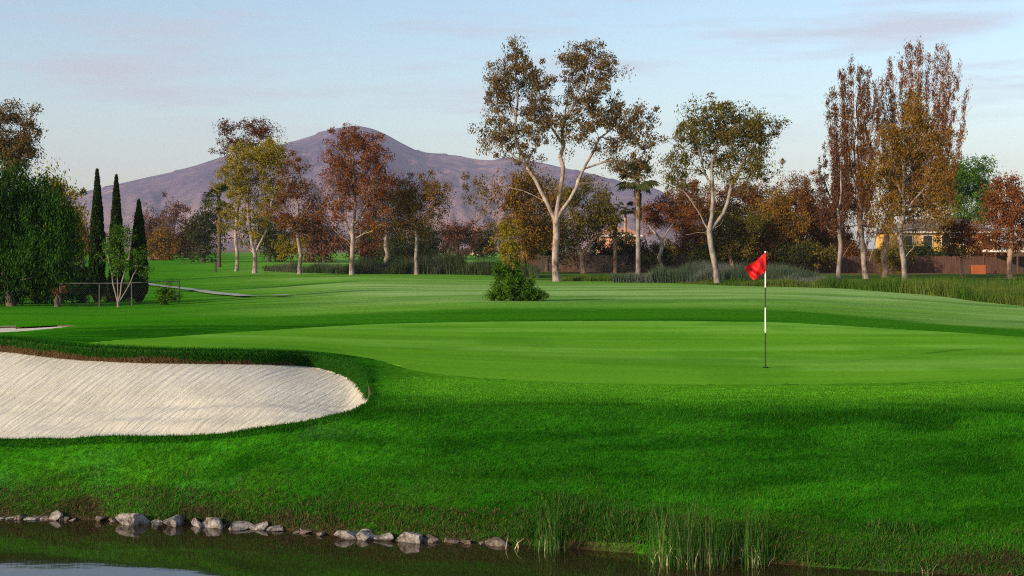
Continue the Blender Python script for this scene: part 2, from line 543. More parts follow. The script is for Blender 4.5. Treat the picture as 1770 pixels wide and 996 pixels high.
m, t, b, o = new_mat('bunker_sand')
wv = N(t, 'ShaderNodeTexWave', wave_type='BANDS', bands_direction='X')
wv.inputs['Scale'].default_value = 2.1; wv.inputs['Distortion'].default_value = 3.0; wv.inputs['Detail'].default_value = 4; wv.inputs['Detail Scale'].default_value = 1.6
wv.inputs['Detail Roughness'].default_value = 0.7
tcx = N(t, 'ShaderNodeTexCoord')
vr = N(t, 'ShaderNodeVectorRotate', rotation_type='Z_AXIS'); vr.inputs['Angle'].default_value = R(11)
sc2 = N(t, 'ShaderNodeMapping'); sc2.inputs['Scale'].default_value = (1, .07, .07)
t.links.new(tcx.outputs['Object'], vr.inputs['Vector']); t.links.new(vr.outputs[0], sc2.inputs['Vector'])
t.links.new(sc2.outputs[0], wv.inputs['Vector'])
st = N(t, 'ShaderNodeTexNoise'); st.inputs['Scale'].default_value = 15; st.inputs['Detail'].default_value = 5; st.inputs['Roughness'].default_value = .65
t.links.new(sc2.outputs[0], st.inputs['Vector'])
gr = noise_node(t, 38, 4, .7)
pt = noise_node(t, .9, 4, .6)
base = ramp(t, pt.outputs['Fac'], [(.3, (.51, .475, .375)), (.7, (.61, .575, .47))])
s1 = ramp(t, gr.outputs['Fac'], [(.3, (.88, .87, .86)), (.7, (1.08, 1.08, 1.08))])
x1 = mix(t, 1.0, base.outputs[0], s1.outputs[0], 'MULTIPLY')
t.links.new(x1.outputs[0], b.inputs['Base Color']); b.inputs['Roughness'].default_value = .95; b.inputs['Specular IOR Level'].default_value = .1
ad = N(t, 'ShaderNodeMath', operation='ADD'); t.links.new(st.outputs['Fac'], ad.inputs[0])
mu = N(t, 'ShaderNodeMath', operation='MULTIPLY'); mu.inputs[1].default_value = .15; t.links.new(gr.outputs['Fac'], mu.inputs[0]); t.links.new(mu.outputs[0], ad.inputs[1])
mu2 = N(t, 'ShaderNodeMath', operation='MULTIPLY'); mu2.inputs[1].default_value = .10; t.links.new(wv.outputs['Fac'], mu2.inputs[0])
ad2 = N(t, 'ShaderNodeMath', operation='ADD'); t.links.new(ad.outputs[0], ad2.inputs[0]); t.links.new(mu2.outputs[0], ad2.inputs[1])
dn = noise_node(t, 3.2, 4, .6)
mu3 = N(t, 'ShaderNodeMath', operation='MULTIPLY_ADD'); mu3.inputs[1].default_value = .35; t.links.new(dn.outputs['Fac'], mu3.inputs[0]); t.links.new(ad2.outputs[0], mu3.inputs[2])
bump(t, b, mu3.outputs[0], .85, .042)
M_sand = m
wh = lambda x, y: np.ones((len(x), 3))
s = sub_mesh('bunker_sand', in_b, M_sand, z=sand_z, col=wh); tag(s, 'pale raked sand of the large bunker by the pond', kind='structure')
s = sub_mesh('bunker_sand', in_b2, M_sand, z=sand2_z, col=wh); tag(s, 'small sand patch behind the large bunker at left', kind='structure')

M_lip = plain('bunker_lip_soil', (.022, .032, .008), (.070, .044, .020), 5, .95, .8)
def lip(poly, zf, name, label):
    P = np.concatenate([poly, poly[:1]])
    top = H(P[:, 0], P[:, 1]); low = zf(P[:, 0], P[:, 1], top.copy())-.03
    n = len(P)
    v = np.concatenate([np.stack([P[:, 0], P[:, 1], top-.004], -1), np.stack([P[:, 0], P[:, 1], low], -1)])
    k = np.arange(n-1)
    o_ = np_obj(name, v, np.stack([k, k+1, n+k+1, n+k], -1), M_lip, smooth=True)
    tag(o_, label, kind='structure')
lip(BUNKER, sand_z, 'bunker_lip', 'brown soil face under the grass lip of the large bunker')
lip(BUNKER2, sand2_z, 'bunker_lip', 'brown soil face round the small bunker')

# ------------------------------------------------------------------ pond
m, t, b, o = new_mat('pond_water')
b.inputs['Base Color'].default_value = (.020, .013, .006, 1); b.inputs['Roughness'].default_value = .035
b.inputs['IOR'].default_value = 1.75
n = noise_node(t, 1.6, 3, .5, mscale=(.7, 1.5, 1))
bump(t, b, n.outputs['Fac'], .05, .03)
xs = np.concatenate([[-60, -30], np.linspace(-15, 15, 31), [30, 60]])
yw = np.linspace(1.0, 17.6, 20)
v = np.array([(x, y, 0) for y in yw for x in xs]); q = np.array([(j*len(xs)+i, j*len(xs)+i+1, (j+1)*len(xs)+i+1, (j+1)*len(xs)+i) for j in range(len(yw)-1) for i in range(len(xs)-1)])
tag(np_obj('pond_water', v, q, m), 'still dark brown pond water in the foreground', kind='structure')

# ------------------------------------------------------------------ mountain
m, t, b, o = new_mat('dry_mountain')
n1 = noise_node(t, .0022, 8, .68); n2 = noise_node(t, .014, 6, .75)
c1 = ramp(t, n1.outputs['Fac'], [(.40, (.055, .044, .088)), (.52, (.105, .076, .112)), (.62, (.25, .155, .145))])
c2 = ramp(t, n2.outputs['Fac'], [(.36, (.48, .48, .55)), (.64, (1.5, 1.45, 1.4))])
x = mix(t, 1.0, c1.outputs[0], c2.outputs[0], 'MULTIPLY')
g = N(t, 'ShaderNodeNewGeometry'); sp = N(t, 'ShaderNodeSeparateXYZ'); t.links.new(g.outputs['Position'], sp.inputs[0])
nadd = N(t, 'ShaderNodeMath', operation='MULTIPLY_ADD'); nadd.inputs[1].default_value = 160; t.links.new(n1.outputs['Fac'], nadd.inputs[0]); t.links.new(sp.outputs['Z'], nadd.inputs[2])
mr = N(t, 'ShaderNodeMapRange', interpolation_type='SMOOTHSTEP'); mr.inputs['From Min'].default_value = 130; mr.inputs['From Max'].default_value = 330
mr.inputs['To Min'].default_value = .8; mr.inputs['To Max'].default_value = 0
t.links.new(nadd.outputs[0], mr.inputs['Value'])
x2 = mix(t, mr.outputs[0], x.outputs[0], (.27, .175, .155))
t.links.new(x2.outputs[0], b.inputs['Base Color']); b.inputs['Roughness'].default_value = 1; b.inputs['Specular IOR Level'].default_value = 0
bump(t, b, n2.outputs['Fac'], .9, 40)
rp = np.array([(-700,432),(-300,400),(-100,372),(110,336),(160,326),(260,303),(310,292),(380,272),(440,257),(500,243),(560,225),(590,217),(615,214),(640,218),(665,228),(700,247),(735,262),(790,266),(830,274),(850,275),(872,269),(900,274),(960,285),(1000,293),(1080,313),(1130,323),(1170,345),(1230,385),(1320,425),(1500,432)], float)
DR = 5200.0
mu_ = np.linspace((-700-885)/FPX, (1500-885)/FPX, 420); md = np.linspace(2600, 8600, 130)
MU, MD = np.meshgrid(mu_, md)
rz_ = np.maximum(pchip((rp[:, 0]-885)/FPX, HOR-rp[:, 1], MU), 0)/FPX
xw = MU*DR
dr = DR+500*(fbm(xw/900, xw*0, 5)-.5)
tf = np.clip((MD-2600)/(dr-2600), 0, 1); tb = np.clip((8600-MD)/(8600-dr), 0, 1)
prof = np.where(MD < dr, tf**1.35, tb**1.2)
hz = rz_*dr*prof
gul = np.abs(fbm(xw/300+.00012*MD, MD/1300, 8, 5, .6)-.5)*2
spur = fbm(xw/700, MD/900, 18, 4)-.5
amp = np.where(MD < dr, np.sin(np.pi*np.clip(tf, 0, 1)), .3*np.sin(np.pi*tb))
hz = hz+rz_*dr*amp*(.42*spur-.34*gul+.05)
limit = rz_*MD*.985
hz = np.where(MD < dr, np.minimum(hz, limit), hz)
hz = np.where(rz_ > 0, hz, 0)+2.0-8*(1-sstep(0, .03, prof))
k = np.arange(MU.size).reshape(MU.shape)
mq = np.stack([k[:-1, :-1], k[:-1, 1:], k[1:, 1:], k[1:, :-1]], -1).reshape(-1, 4)
mtn = np_obj('mountain', np.stack([MU*MD, MD, hz], -1).reshape(-1, 3), mq, m, smooth=True)
tag(mtn, 'bare purple-brown mountain on the horizon', kind='structure')

# ------------------------------------------------------------------ trees
LM = {}
def L_(n, *c, **k): LM[n] = leaf_mat('leaves_'+n, *c, **k)
L_('rust', (0.222, 0.074, 0.017), (0.090, 0.031, 0.011), (0.324, 0.132, 0.022))
L_('brown', (0.169, 0.065, 0.013), (0.065, 0.027, 0.007), (0.263, 0.106, 0.018))
L_('plum', (0.144, 0.057, 0.028), (0.062, 0.028, 0.016), (0.207, 0.090, 0.039))
L_('grey_olive', (.150, .098, .032), (.062, .044, .016), (.25, .155, .05))
L_('olive', (0.124, 0.104, 0.013), (0.052, 0.047, 0.008), (0.221, 0.163, 0.018))
L_('gold_green', (0.259, 0.196, 0.006), (0.091, 0.087, 0.006), (0.448, 0.315, 0.011))
L_('orange_olive', (0.216, 0.111, 0.011), (0.084, 0.057, 0.008), (0.338, 0.169, 0.016))
L_('dark', (0.039, 0.052, 0.010), (0.017, 0.025, 0.007), (0.072, 0.081, 0.013))
L_('cypress', (.022, .050, .008), (.009, .022, .004), (.046, .085, .014))
L_('bright', (.060, .150, .005), (.024, .070, .004), (.10, .22, .008))
L_('willow', (.025, .082, .006), (.010, .036, .004), (.052, .15, .010))
L_('blue', (.026, .058, .034), (.011, .026, .015), (.045, .09, .05))
L_('bush', (0.062, 0.150, 0.009), (0.025, 0.069, 0.005), (0.125, 0.237, 0.015))
def bark(name, stops, rough=.9):
    m, t, b, o = new_mat('bark_'+name)
    n = noise_node(t, 1.6, 6, .7, mscale=(1, 1, .55))
    r = ramp(t, n.outputs['Fac'], stops)
    t.links.new(r.outputs[0], b.inputs['Base Color']); b.inputs['Roughness'].default_value = rough; b.inputs['Specular IOR Level'].default_value = .15
    n2 = noise_node(t, 7, 4, .6); bump(t, b, n2.outputs['Fac'], .6, .04)
    return m
BK = {'white': bark('white', [(.38, (.07, .052, .043)), (.49, (.24, .185, .16)), (.66, (.40, .33, .295))]),
      'grey': bark('grey', [(.34, (.08, .066, .056)), (.50, (.20, .165, .145)), (.70, (.36, .31, .275))]),
      'tan': bark('tan', [(.34, (.13, .07, .042)), (.52, (.32, .20, .135)), (.70, (.46, .33, .24))]),
      'dark': bark('dark', [(.34, (.045, .035, .028)), (.52, (.09, .068, .052)), (.70, (.15, .115, .09))])}

def leaves_geo(cent, r, n, size, droop, aspect, rg, upright=0.0, flat=1.0):
    """rhombic leaf sprays scattered round the cluster centres"""
    k = len(cent)
    c = np.repeat(cent, n, 0)
    off = rg.normal(size=(k*n, 3)); off /= np.linalg.norm(off, axis=1)[:, None]+1e-6
    off *= (rg.random((k*n, 1))**.5)*np.repeat(np.broadcast_to(r, (k,)), n)[:, None]
    off[:, 2] *= flat
    p = c+off
    a = rg.normal(size=(k*n, 3)); a[:, 2] += -droop*2+upright*2
    a /= np.linalg.norm(a, axis=1)[:, None]
    b = np.cross(a, rg.normal(size=(k*n, 3))); b /= np.linalg.norm(b, axis=1)[:, None]+1e-6
    s = size*(.6+.8*rg.random((k*n, 1)))
    a = a*s*.5; b = b*s*.5*aspect
    v = np.stack([p-a, p+b+a*.1, p+a, p-b+a*.1], 1).reshape(-1, 3)
    f = np.arange(k*n*4).reshape(-1, 4)
    clump = np.repeat(rg.random(k), n)
    rnd = np.clip(rg.random(k*n)*.65+clump*.35, 0, 1)
    return v, f, rnd

def grow(trunks, targets, r_tip, r_base, rg, wob=.12, up=.35, below=.3):
    """branch skeleton: given limbs first, then every leaf cluster reaches back to the nearest lower limb"""
    PA = np.zeros((20000, 3)); PA[0] = trunks[0][0]; cnt = [1]
    pos, par, vdir = PA, [-1], [np.array([0, 0, 1.0])]
    def add_path(pts, start):
        last = start
        for q in pts:
            d = q-PA[last]; l = math.sqrt(d@d)
            if l < 1e-4: continue
            PA[cnt[0]] = q; par.append(last); vdir.append(d/l); last = cnt[0]; cnt[0] += 1
        return last
    for tr in trunks:
        tr = [np.array(p, float) for p in tr]
        st = int(np.argmin(((PA[:cnt[0]]-tr[0])**2).sum(1)))
        path = []
        for p, q in zip(tr, tr[1:]):
            L = np.linalg.norm(q-p); n = max(2, int(L/.9))
            for i in range(1, n+1):
                x = p+(q-p)*i/n
                x = x+rg.normal(size=3)*wob*min(1, L*.2)*(0 if i == n else 1)
                path.append(x)
        add_path(path, st)
    P0 = PA[:cnt[0]]
    trunk_top = P0[0, 2]+.25*(P0[:, 2].max()-P0[0, 2])
    order = np.argsort(((targets[:, None]-P0[None])**2).sum(-1).min(1))
    tips = []
    for i in order:
        t = targets[i]
        P = PA[:cnt[0]]
        d = np.sqrt(((P-t)**2).sum(1))
        pen = np.maximum(0, P[:, 2]-t[2]+below*.5*d)*1.6
        pen = pen+np.where(P[:, 2] < trunk_top, 3.0, 0)
        j = int(np.argmin(d+pen))
        L = d[j]
        if L < .05: tips.append(j); continue
        dirp = vdir[j]
        c = pos[j]+(dirp*.45+np.array([0, 0, up])*.5)*L*.5
        n = max(2, min(6, int(L/.6)))
        path = []
        for k in range(1, n+1):
            s = k/n
            x = (1-s)**2*pos[j]+2*s*(1-s)*c+s*s*t
            if k < n: x = x+rg.normal(size=3)*wob*.35*min(1, L*.5)
            path.append(x)
        tips.append(add_path(path, j))
    P = PA[:cnt[0]].copy(); n = len(P)
    acc = np.zeros(n); kids = [[] for _ in range(n)]
    for i in range(n):
        if par[i] >= 0: kids[par[i]].append(i)
    E = 1.75
    for i in range(n-1, -1, -1):
        if not kids[i]: acc[i] += r_tip**E
        if par[i] >= 0: acc[par[i]] += acc[i]
    rad = acc**(1/E)
    f = r_base/rad[0]
    g = math.log(max(f, 1e-3))/math.log(max(rad[0]/r_tip, 1.5))
    rad = rad*(rad/r_tip)**g
    return P, np.array(par), np.maximum(rad, r_tip*.8), kids

def branch_mesh(P, par, rad, kids, n=6, flare=1.35, min_r=0.0):
    V, F = [], []
    ang = np.arange(n)*2*math.pi/n
    main = np.full(len(P), -1)
    for i, ks in enumerate(kids):
        if ks: main[i] = max(ks, key=lambda k: rad[k])
    def ring(p, d, r):
        d = d/np.linalg.norm(d)
        a = np.cross(d, [0.31, .95, .05]); a /= np.linalg.norm(a); b = np.cross(d, a)
        return p+(np.cos(ang)[:, None]*a+np.sin(ang)[:, None]*b)*r
    nb = 0
    for i in range(1, len(P)):
        j = par[i]
        d = P[i]-P[j]
        if main[j] == i:
            r0 = rad[j]*(flare if j == 0 else 1); d0 = (P[j]-P[par[j]]) if par[j] >= 0 else d
            d0 = d0/np.linalg.norm(d0)+d/np.linalg.norm(d)
        else:
            r0 = min(rad[j], rad[i]*1.25); d0 = d
        d1 = d/np.linalg.norm(d)
        if main[i] >= 0:
            e = P[main[i]]-P[i]; d1 = d1+e/np.linalg.norm(e)
        if rad[i] < min_r: continue
        V.append(ring(P[j], d0, r0)); V.append(ring(P[i], d1, rad[i]))
        k = np.arange(n)
        F.append(np.stack([nb+k, nb+(k+1) % n, nb+n+(k+1) % n, nb+n+k], -1)); nb += 2*n
    return np.concatenate(V), np.concatenate(F)

TREES = 0
def tree(name, label, px, d, trunk_px, lobes, leaf, bk='grey', cat='tree', group=None, clusters=90, per=70, size=.26, cr=.8,
         droop=.5, aspect=.42, rb=.22, rt=.012, depth=.8, upright=0.0, flat=.85, shell=.5, min_r=0.0, vstretch=1.0, up=.35, wob=.14, nside=6, below=.3, lowest=.4, ragged=.75, gaps=.08, dense=1.6):
    """trunk_px: limbs as photo positions at this distance [(px,py,depth)...]; lobes: (px,py,rx,ry[,share[,leaf]])"""
    global TREES
    TREES += 1
    rg = np.random.default_rng(100+TREES*13)
    bx = (px-885)/FPX*d; by = d; bz = Hs(bx, by)-.08
    s = d/FPX
    def loc(p):
        q = at(p[0], p[1], d)
        return np.array([q[0]-bx, (p[2] if len(p) > 2 else 0), q[2]-bz])
    limbs = []
    for i, tr in enumerate(trunk_px):
        pts = [loc(p) for p in tr]
        if i == 0: pts[0] = np.zeros(3)
        limbs.append(pts)
    tot = sum((l[4] if len(l) > 4 else 1)*l[2]*l[3] for l in lobes)
    tg, rr, lf = [], [], []
    for l in lobes:
        share = (l[4] if len(l) > 4 else 1)*l[2]*l[3]/tot
        n = max(2, int(round(clusters*share)))
        c = loc((l[0], l[1])); rx, rz_ = l[2]*s, l[3]*s
        ctr_y = rg.normal()*rx*.25*depth
        v = rg.normal(size=(n, 3)); v /= np.linalg.norm(v, axis=1)[:, None]
        v *= (rg.random((n, 1))**shell)
        tg.append(c+np.array([0, ctr_y, 0])+v*np.array([max(rx-cr*.6, rx*.5), max(rx*depth-cr*.5, rx*.3), max(rz_-cr*.6, rz_*.5)]))
    T = np.concatenate(tg)
    T = T+rg.normal(size=T.shape)*np.array([1, .8, .9])*(ragged*cr)
    gap = fbm(T[:, 0]/(cr*2.6)+T[:, 1]*.2, T[:, 2]/(cr*2.2), 300+TREES, 2)
    keepT = gap > np.quantile(gap, gaps)
    T = T[keepT]
    T[:, 2] = np.maximum(T[:, 2], lowest)
    e = thing(name, (bx, by, bz), label, cat, group)
    P, par, rad, kids = grow(limbs, T, rt, rb, rg, wob, up, below)
    bv, bf = branch_mesh(P, par, rad, kids, nside, min_r=min_r)
    np_obj('trunk', bv, bf, BK[bk], e, smooth=True)
    crs = cr*1.12*(.45+1.0*rg.random(len(T))**1.3)
    per = int(per*dense); size = size*.76
    v, f, rnd = leaves_geo(T, crs, per, size, droop, aspect, rg, upright, flat*vstretch)
    np_obj('crown', v, f, LM[leaf], e, face_attr={'rnd': rnd})
    return e

# -- the tall open gum tree in the middle
tree('gum_tree', 'tall open gum tree with white forked trunk, highest tree in the middle', 962, 106,
     [[(962,490), (960,430), (961,382)],
      [(961,382), (968,330), (975,250,1), (978,190,1), (985,130,0)],
      [(961,385), (945,350), (925,310), (905,280), (880,262)],
      [(905,280), (890,225), (895,160), (890,120)],
      [(945,355), (905,330), (865,322), (835,330)],
      [(961,380), (985,345), (1005,300), (1035,240), (1060,220)],
      [(975,255), (950,215), (935,170), (930,140)],
      [(985,330), (1010,292), (1050,278), (1090,282)],
      [(978,200), (1010,160), (1020,115)]],
     [(895,112,30,34,1), (868,150,38,40,1), (865,200,36,40,.8), (925,145,40,42,1), (1000,110,42,36,1), (1040,120,28,32,.9), (960,180,50,55,1.0), (1030,170,44,48,1.0),
      (880,245,30,32,.7), (1060,215,40,45,1.15), (1105,200,26,32,.8), (1085,255,40,38,.9), (1120,235,20,30,.5), (1000,235,46,46,.7), (815,335,18,24,.7), (845,300,16,18,.35), (1070,310,40,22,.35), (920,205,38,46,.9), (905,285,30,26,.6), (850,235,24,34,.7), (1095,290,34,24,.6)],
     'grey_olive', 'white', clusters=760, per=36, size=.27, cr=.62, droop=.8, rb=.29, rt=.016, depth=.9, shell=.40, nside=8, ragged=1.05, gaps=.22, dense=1.9)
# -- second pale tree at right of it, with the low dead branches
tree('gum_tree', 'leaning grey-trunked gum tree just left of the red flag, rounded olive crown', 1240, 100,
     [[(1241,497), (1232,440), (1226,400)],
      [(1226,400), (1232,350), (1230,300), (1240,240)],
      [(1226,402), (1210,370), (1190,340), (1172,318)],
      [(1226,402), (1250,370), (1262,330), (1290,270)],
      [(1230,330), (1215,290), (1205,250)],
      [(1226,403), (1205,402), (1185,406)], [(1228,400), (1246,388), (1250,378)]],
     [(1240,205,42,32,1.1), (1200,230,35,34,1), (1275,225,42,40,1.1), (1310,225,32,35,1), (1310,275,28,35,.9), (1250,265,60,40,.9), (1170,275,28,38,.6), (1195,290,35,30,.6), (1285,305,40,25,.6), (1325,300,16,26,.5), (1165,305,18,22,.5)],
     'olive', 'grey', clusters=430, per=40, size=.25, cr=.62, droop=.6, rb=.23, rt=.016, depth=.9, shell=.45, ragged=1.0, gaps=.12)

# -- left group beyond the fairway
tree('gum_tree', 'slim white-trunked gum tree with clumped brown top, behind the yellow-green tree', 409, 152,
     [[(407,462), (408,420), (410,360), (412,300), (415,260)], [(410,350), (395,310), (392,280)], [(414,280), (440,245)]],
     [(400,225,21,16), (430,222,27,15), (452,228,18,16), (395,250,17,25,.7), (425,250,25,23,.7), (392,300,14,23,.4), (455,255,16,23)],
     'plum', 'white', clusters=110, per=50, size=.30, cr=.85, rb=.24, rt=.025, droop=.5)
tree('gum_tree', 'broad yellow-green gum tree with splayed multiple trunks', 440, 140,
     [[(441,467), (441,440)], [(441,440), (432,400), (428,350), (425,310)], [(441,442), (455,410), (468,370), (470,320)], [(441,445), (420,415), (405,395), (395,360)], [(441,440), (446,400), (445,340)]],
     [(450,270,48,32,1.3), (410,285,34,32), (475,275,27,32,1.2), (405,330,32,39), (440,320,51,41), (480,320,27,39), (450,370,51,34,.8), (400,375,25,28,.6), (425,400,34,21,.5)],
     'gold_green', 'white', clusters=360, per=46, size=.28, cr=.75, rb=.27, rt=.02, droop=.6)
tree('gum_tree', 'reddish-brown thin tree between the yellow-green and the rust-coloured tree', 518, 134,
     [[(517,470), (518,430), (514,390), (515,330), (518,290)], [(515,400), (500,375), (492,350)], [(516,385), (535,355), (545,330)]],
     [(512,295,21,30), (500,330,27,34), (530,345,27,39), (495,375,27,34), (525,390,34,34), (550,380,21,34,.7)],
     'brown', 'grey', clusters=130, per=55, size=.28, cr=.85, rb=.22, rt=.018)
tree('gum_tree', 'rust-coloured gum tree standing before the mountain peak', 608, 128,
     [[(608,475), (609,440), (610,415)], [(610,415), (613,370), (614,320), (610,270)], [(610,415), (598,385), (585,350), (578,300)], [(612,390), (635,350), (645,300)], [(610,420), (640,395), (665,365)], [(610,425), (590,410), (575,395)]],
     [(595,250,30,30), (620,240,34,25), (650,255,27,30), (580,280,30,34), (620,290,48,41,1.1), (660,285,27,36), (585,330,39,41), (635,335,48,39), (672,325,23,34), (590,375,41,30,.8), (650,375,41,32,.8), (625,395,39,21,.5)],
     'rust', 'white', clusters=400, per=40, size=.27, cr=.7, rb=.25, rt=.018, shell=.45)
tree('gum_tree', 'dark dense tree with pale straight trunk, behind the rust-coloured tree', 667, 168,
     [[(667,450), (667,400), (670,350)], [(667,410), (680,390)]],
     [(665,330,34,32), (695,345,25,32), (670,380,43,32), (645,395,25,23), (690,400,25,21)], 'dark', 'white', clusters=100, per=55, size=.36, cr=1.1, rb=.32)
tree('gum_tree', 'green and orange gum tree right of the mountain peak', 720, 130,
     [[(720,474), (720,430), (718,390)], [(718,390), (715,350), (722,320)], [(718,395), (740,365), (755,345)], [(718,400), (700,370), (698,345)]],
     [(725,320,32,23), (755,340,23,27), (700,335,27,30), (725,355,41,27), (760,365,16,21,.7), (705,385,32,27), (735,390,27,21,.7)],
     'orange_olive', 'grey', clusters=150, per=56, size=.27, cr=.85, rb=.2, rt=.016)

# -- behind the tall gum tree
tree('broad_tree', 'orange-green bushy tree directly behind the left limb of the tall gum tree', 905, 124,
     [[(905,470), (903,420), (895,370)], [(903,420), (925,380)]],
     [(880,340,36,34), (915,320,40,34), (870,385,32,30), (915,380,42,36), (945,350,26,34), (900,420,42,24), (945,410,24,28)],
     'orange_olive', 'dark', clusters=210, per=58, size=.32, cr=1.0, rb=.3)
tree('broad_tree', 'slim yellow-green shrub tree behind the round bush', 882, 112,
     [[(882,475), (882,430), (881,400)]], [(881,395,14,18), (880,425,18,22), (884,448,18,16)], 'gold_green', 'dark', clusters=50, per=60, size=.24, cr=.6, rb=.1)
tree('broad_tree', 'dark olive tree behind the tall gum tree trunk, forked pale stems', 1008, 142,
     [[(1008,465), (1006,440), (1000,425)], [(1006,440), (1025,415), (1040,402)], [(1000,425), (985,400)]],
     [(985,350,36,34), (1030,360,36,34), (1000,390,42,26), (960,395,26,32), (1045,385,22,20), (1020,325,26,20,.6)],
     'olive', 'tan', clusters=170, per=56, size=.34, cr=1.05, rb=.3)
tree('broad_tree', 'low dark tree in shade behind the white gum trunk', 945, 150,
     [[(948,465), (948,430), (945,410)]], [(945,415,34,28), (975,420,28,28), (925,430,24,22)], 'dark', 'dark', clusters=80, per=55, size=.38, cr=1.1, rb=.25)
tree('small_tree', 'small rust-leaved tree with pale Y-shaped trunk, right of the palms', 1143, 140,
     [[(1143,470), (1144,430), (1143,415)], [(1143,415), (1130,400), (1122,390)], [(1143,418), (1155,398), (1165,385)]],
     [(1125,375,24,20), (1150,362,28,20), (1172,375,22,20), (1145,385,34,14,.6)], 'rust', 'white', clusters=90, per=55, size=.28, cr=.8, rb=.2, flat=.6)

# -- brown trees in front of the fence
for (a, lb, lf, bkk) in (
    ((1203,152,[[(1203,467),(1203,420),(1200,390)]],[(1195,340,34,28),(1215,375,38,30),(1185,380,28,26),(1210,405,36,20)]), 'rust-brown tree with straight tan trunk, left of the leaning gum tree', 'brown', 'tan'),
    ((1268,146,[[(1272,470),(1262,430),(1258,415)],[(1262,430),(1278,410)]],[(1255,385,32,26),(1290,395,32,24),(1270,420,34,18)]), 'low green tree with crooked tan trunk, behind the leaning gum tree', 'olive', 'tan'),
    ((1300,158,[[(1300,468),(1298,420),(1295,370)]],[(1285,340,36,30),(1320,350,34,30),(1290,385,40,30),(1255,350,28,30),(1325,395,30,26)]), 'broad brown tree rising directly above the red flag', 'brown', 'dark'),
    ((1343,150,[[(1343,470),(1343,430),(1345,390)]],[(1345,360,30,30),(1330,400,34,30),(1365,395,32,32),(1350,425,36,18)]), 'olive-brown tree with thin tan trunk, right of the red flag', 'orange_olive', 'tan'),
    ((1378,156,[[(1368,472),(1382,440),(1395,410)],[(1386,430),(1380,380)]],[(1390,330,26,30),(1375,360,32,30),(1405,370,32,34),(1390,400,40,30),(1420,400,20,30)]), 'bushy brown tree with leaning tan trunk, beside the upright poplars', 'brown', 'tan'),
    ((1435,165,[[(1432,470),(1432,420),(1430,390)]],[(1430,380,26,28),(1440,420,30,26)]), 'dark bushy tree half hidden behind the bare poplar', 'dark', 'dark')):
    tree('broad_tree', lb, a[0], a[1], a[2], [(q[0], q[1], q[2]*1.15, q[3]*1.15) for q in a[3]]+[(a[0]-18, 428, 30, 20), (a[0]+18, 426, 30, 20)], lf, bkk, clusters=330, per=50, size=.31, cr=.9, rb=.22, shell=.42)

# -- upright poplars at right
def plumes(cx, base, top, wid, n, seed, spread=1.0):
    rr = random.Random(seed); out = []
    for i in range(n):
        f = (i+.5)/n*2-1
        x = cx+f*wid+rr.uniform(-4, 4)
        tp = top+abs(f)**1.8*70+rr.uniform(-8, 22)
        y = tp+18
        while y < base-abs(f)*10:
            k = (y-tp)/(base-tp)
            out.append((x-f*wid*k*.45, y, 4.5+4.5*k, 17, 1.0))
            y += 15
    return out
def plume_limbs(px, fork, lob, n, seed):
    xs = sorted(set(round(l[0]) for l in lob)); rr = random.Random(seed)
    tops = {}
    for l in lob:
        k = round(l[0]/14)
        if k not in tops or l[1] < tops[k][1]: tops[k] = l
    res = []
    for k, l in tops.items():
        res.append([(px, fork, 0), (px*.55+l[0]*.45, fork*.62+l[1]*.38, rr.uniform(-1, 1)), (l[0], l[1]+10, rr.uniform(-2, 2))])
    return res
lob = plumes(1477, 370, 95, 50, 10, 3)
tree('poplar_tree', 'bare-looking upright brown poplar with white V-shaped trunk', 1497, 122,
     [[(1497,482), (1493,450), (1488,400), (1482,340)], [(1497,470), (1512,420), (1520,380), (1515,330)]]+plume_limbs(1485, 350, lob, 8, 2),
     lob+[(1470,340,42,70,.55), (1500,390,34,40,.5), (1450,400,26,30,.4)], 'brown', 'white', clusters=1250, per=23, size=.26, cr=.30, aspect=.3, droop=-.2, upright=1.6, rb=.27, rt=.012, vstretch=2.6, up=.9, depth=.9, below=.9, shell=.4, ragged=.35, gaps=.06)
lob = plumes(1590, 350, 62, 88, 16, 5)
tree('poplar_tree', 'tallest upright brown poplar with fan of vertical branches at right', 1528, 126,
     [[(1528,484), (1530,430), (1535,380), (1550,320)], [(1530,430), (1545,360), (1530,280)]]+plume_limbs(1552, 330, lob, 12, 4),
     lob+[(1545,300,46,80,.55), (1600,320,52,70,.5), (1630,280,26,60,.4)], 'rust', 'tan', clusters=1900, per=21, size=.26, cr=.32, aspect=.3, droop=-.2, upright=1.6, rb=.27, rt=.012, vstretch=2.6, up=.9, depth=.8, below=.9, shell=.4, ragged=.35, gaps=.06)
lob = plumes(1438, 400, 222, 32, 7, 9)
tree('poplar_tree', 'nearly leafless grey poplar, leftmost of the upright group at right', 1449, 116,
     [[(1449,484), (1452,440), (1450,400), (1448,340)], [(1451,455), (1465,430), (1478,410)], [(1451,450), (1435,420)]]+plume_limbs(1448, 370, lob, 6, 5),
     lob, 'plum', 'grey', clusters=420, per=14, size=.22, cr=.28, droop=-.2, upright=.8, rb=.2, rt=.014, vstretch=1.6, up=.9, below=.9, ragged=.35, gaps=.06)
tree('gum_tree', 'weeping olive-orange gum tree with bent grey trunk, before the poplars', 1565, 105,
     [[(1566,495), (1562,450), (1556,415), (1562,370), (1560,330), (1565,270)], [(1562,445), (1578,430)], [(1557,418), (1540,390), (1525,360)], [(1562,370), (1590,335), (1610,310)], [(1561,340), (1545,300), (1540,250)]],
     [(1575,195,34,34), (1545,240,36,36), (1605,240,34,36), (1575,280,46,40), (1530,300,34,40), (1620,300,30,40), (1545,350,40,36), (1600,355,40,36), (1520,375,26,36,.8), (1625,370,26,36,.8), (1530,405,26,20,.5)],
     'orange_olive', 'grey', clusters=430, per=38, size=.25, cr=.65, droop=1.0, rb=.22, rt=.016, vstretch=1.25, shell=.45)
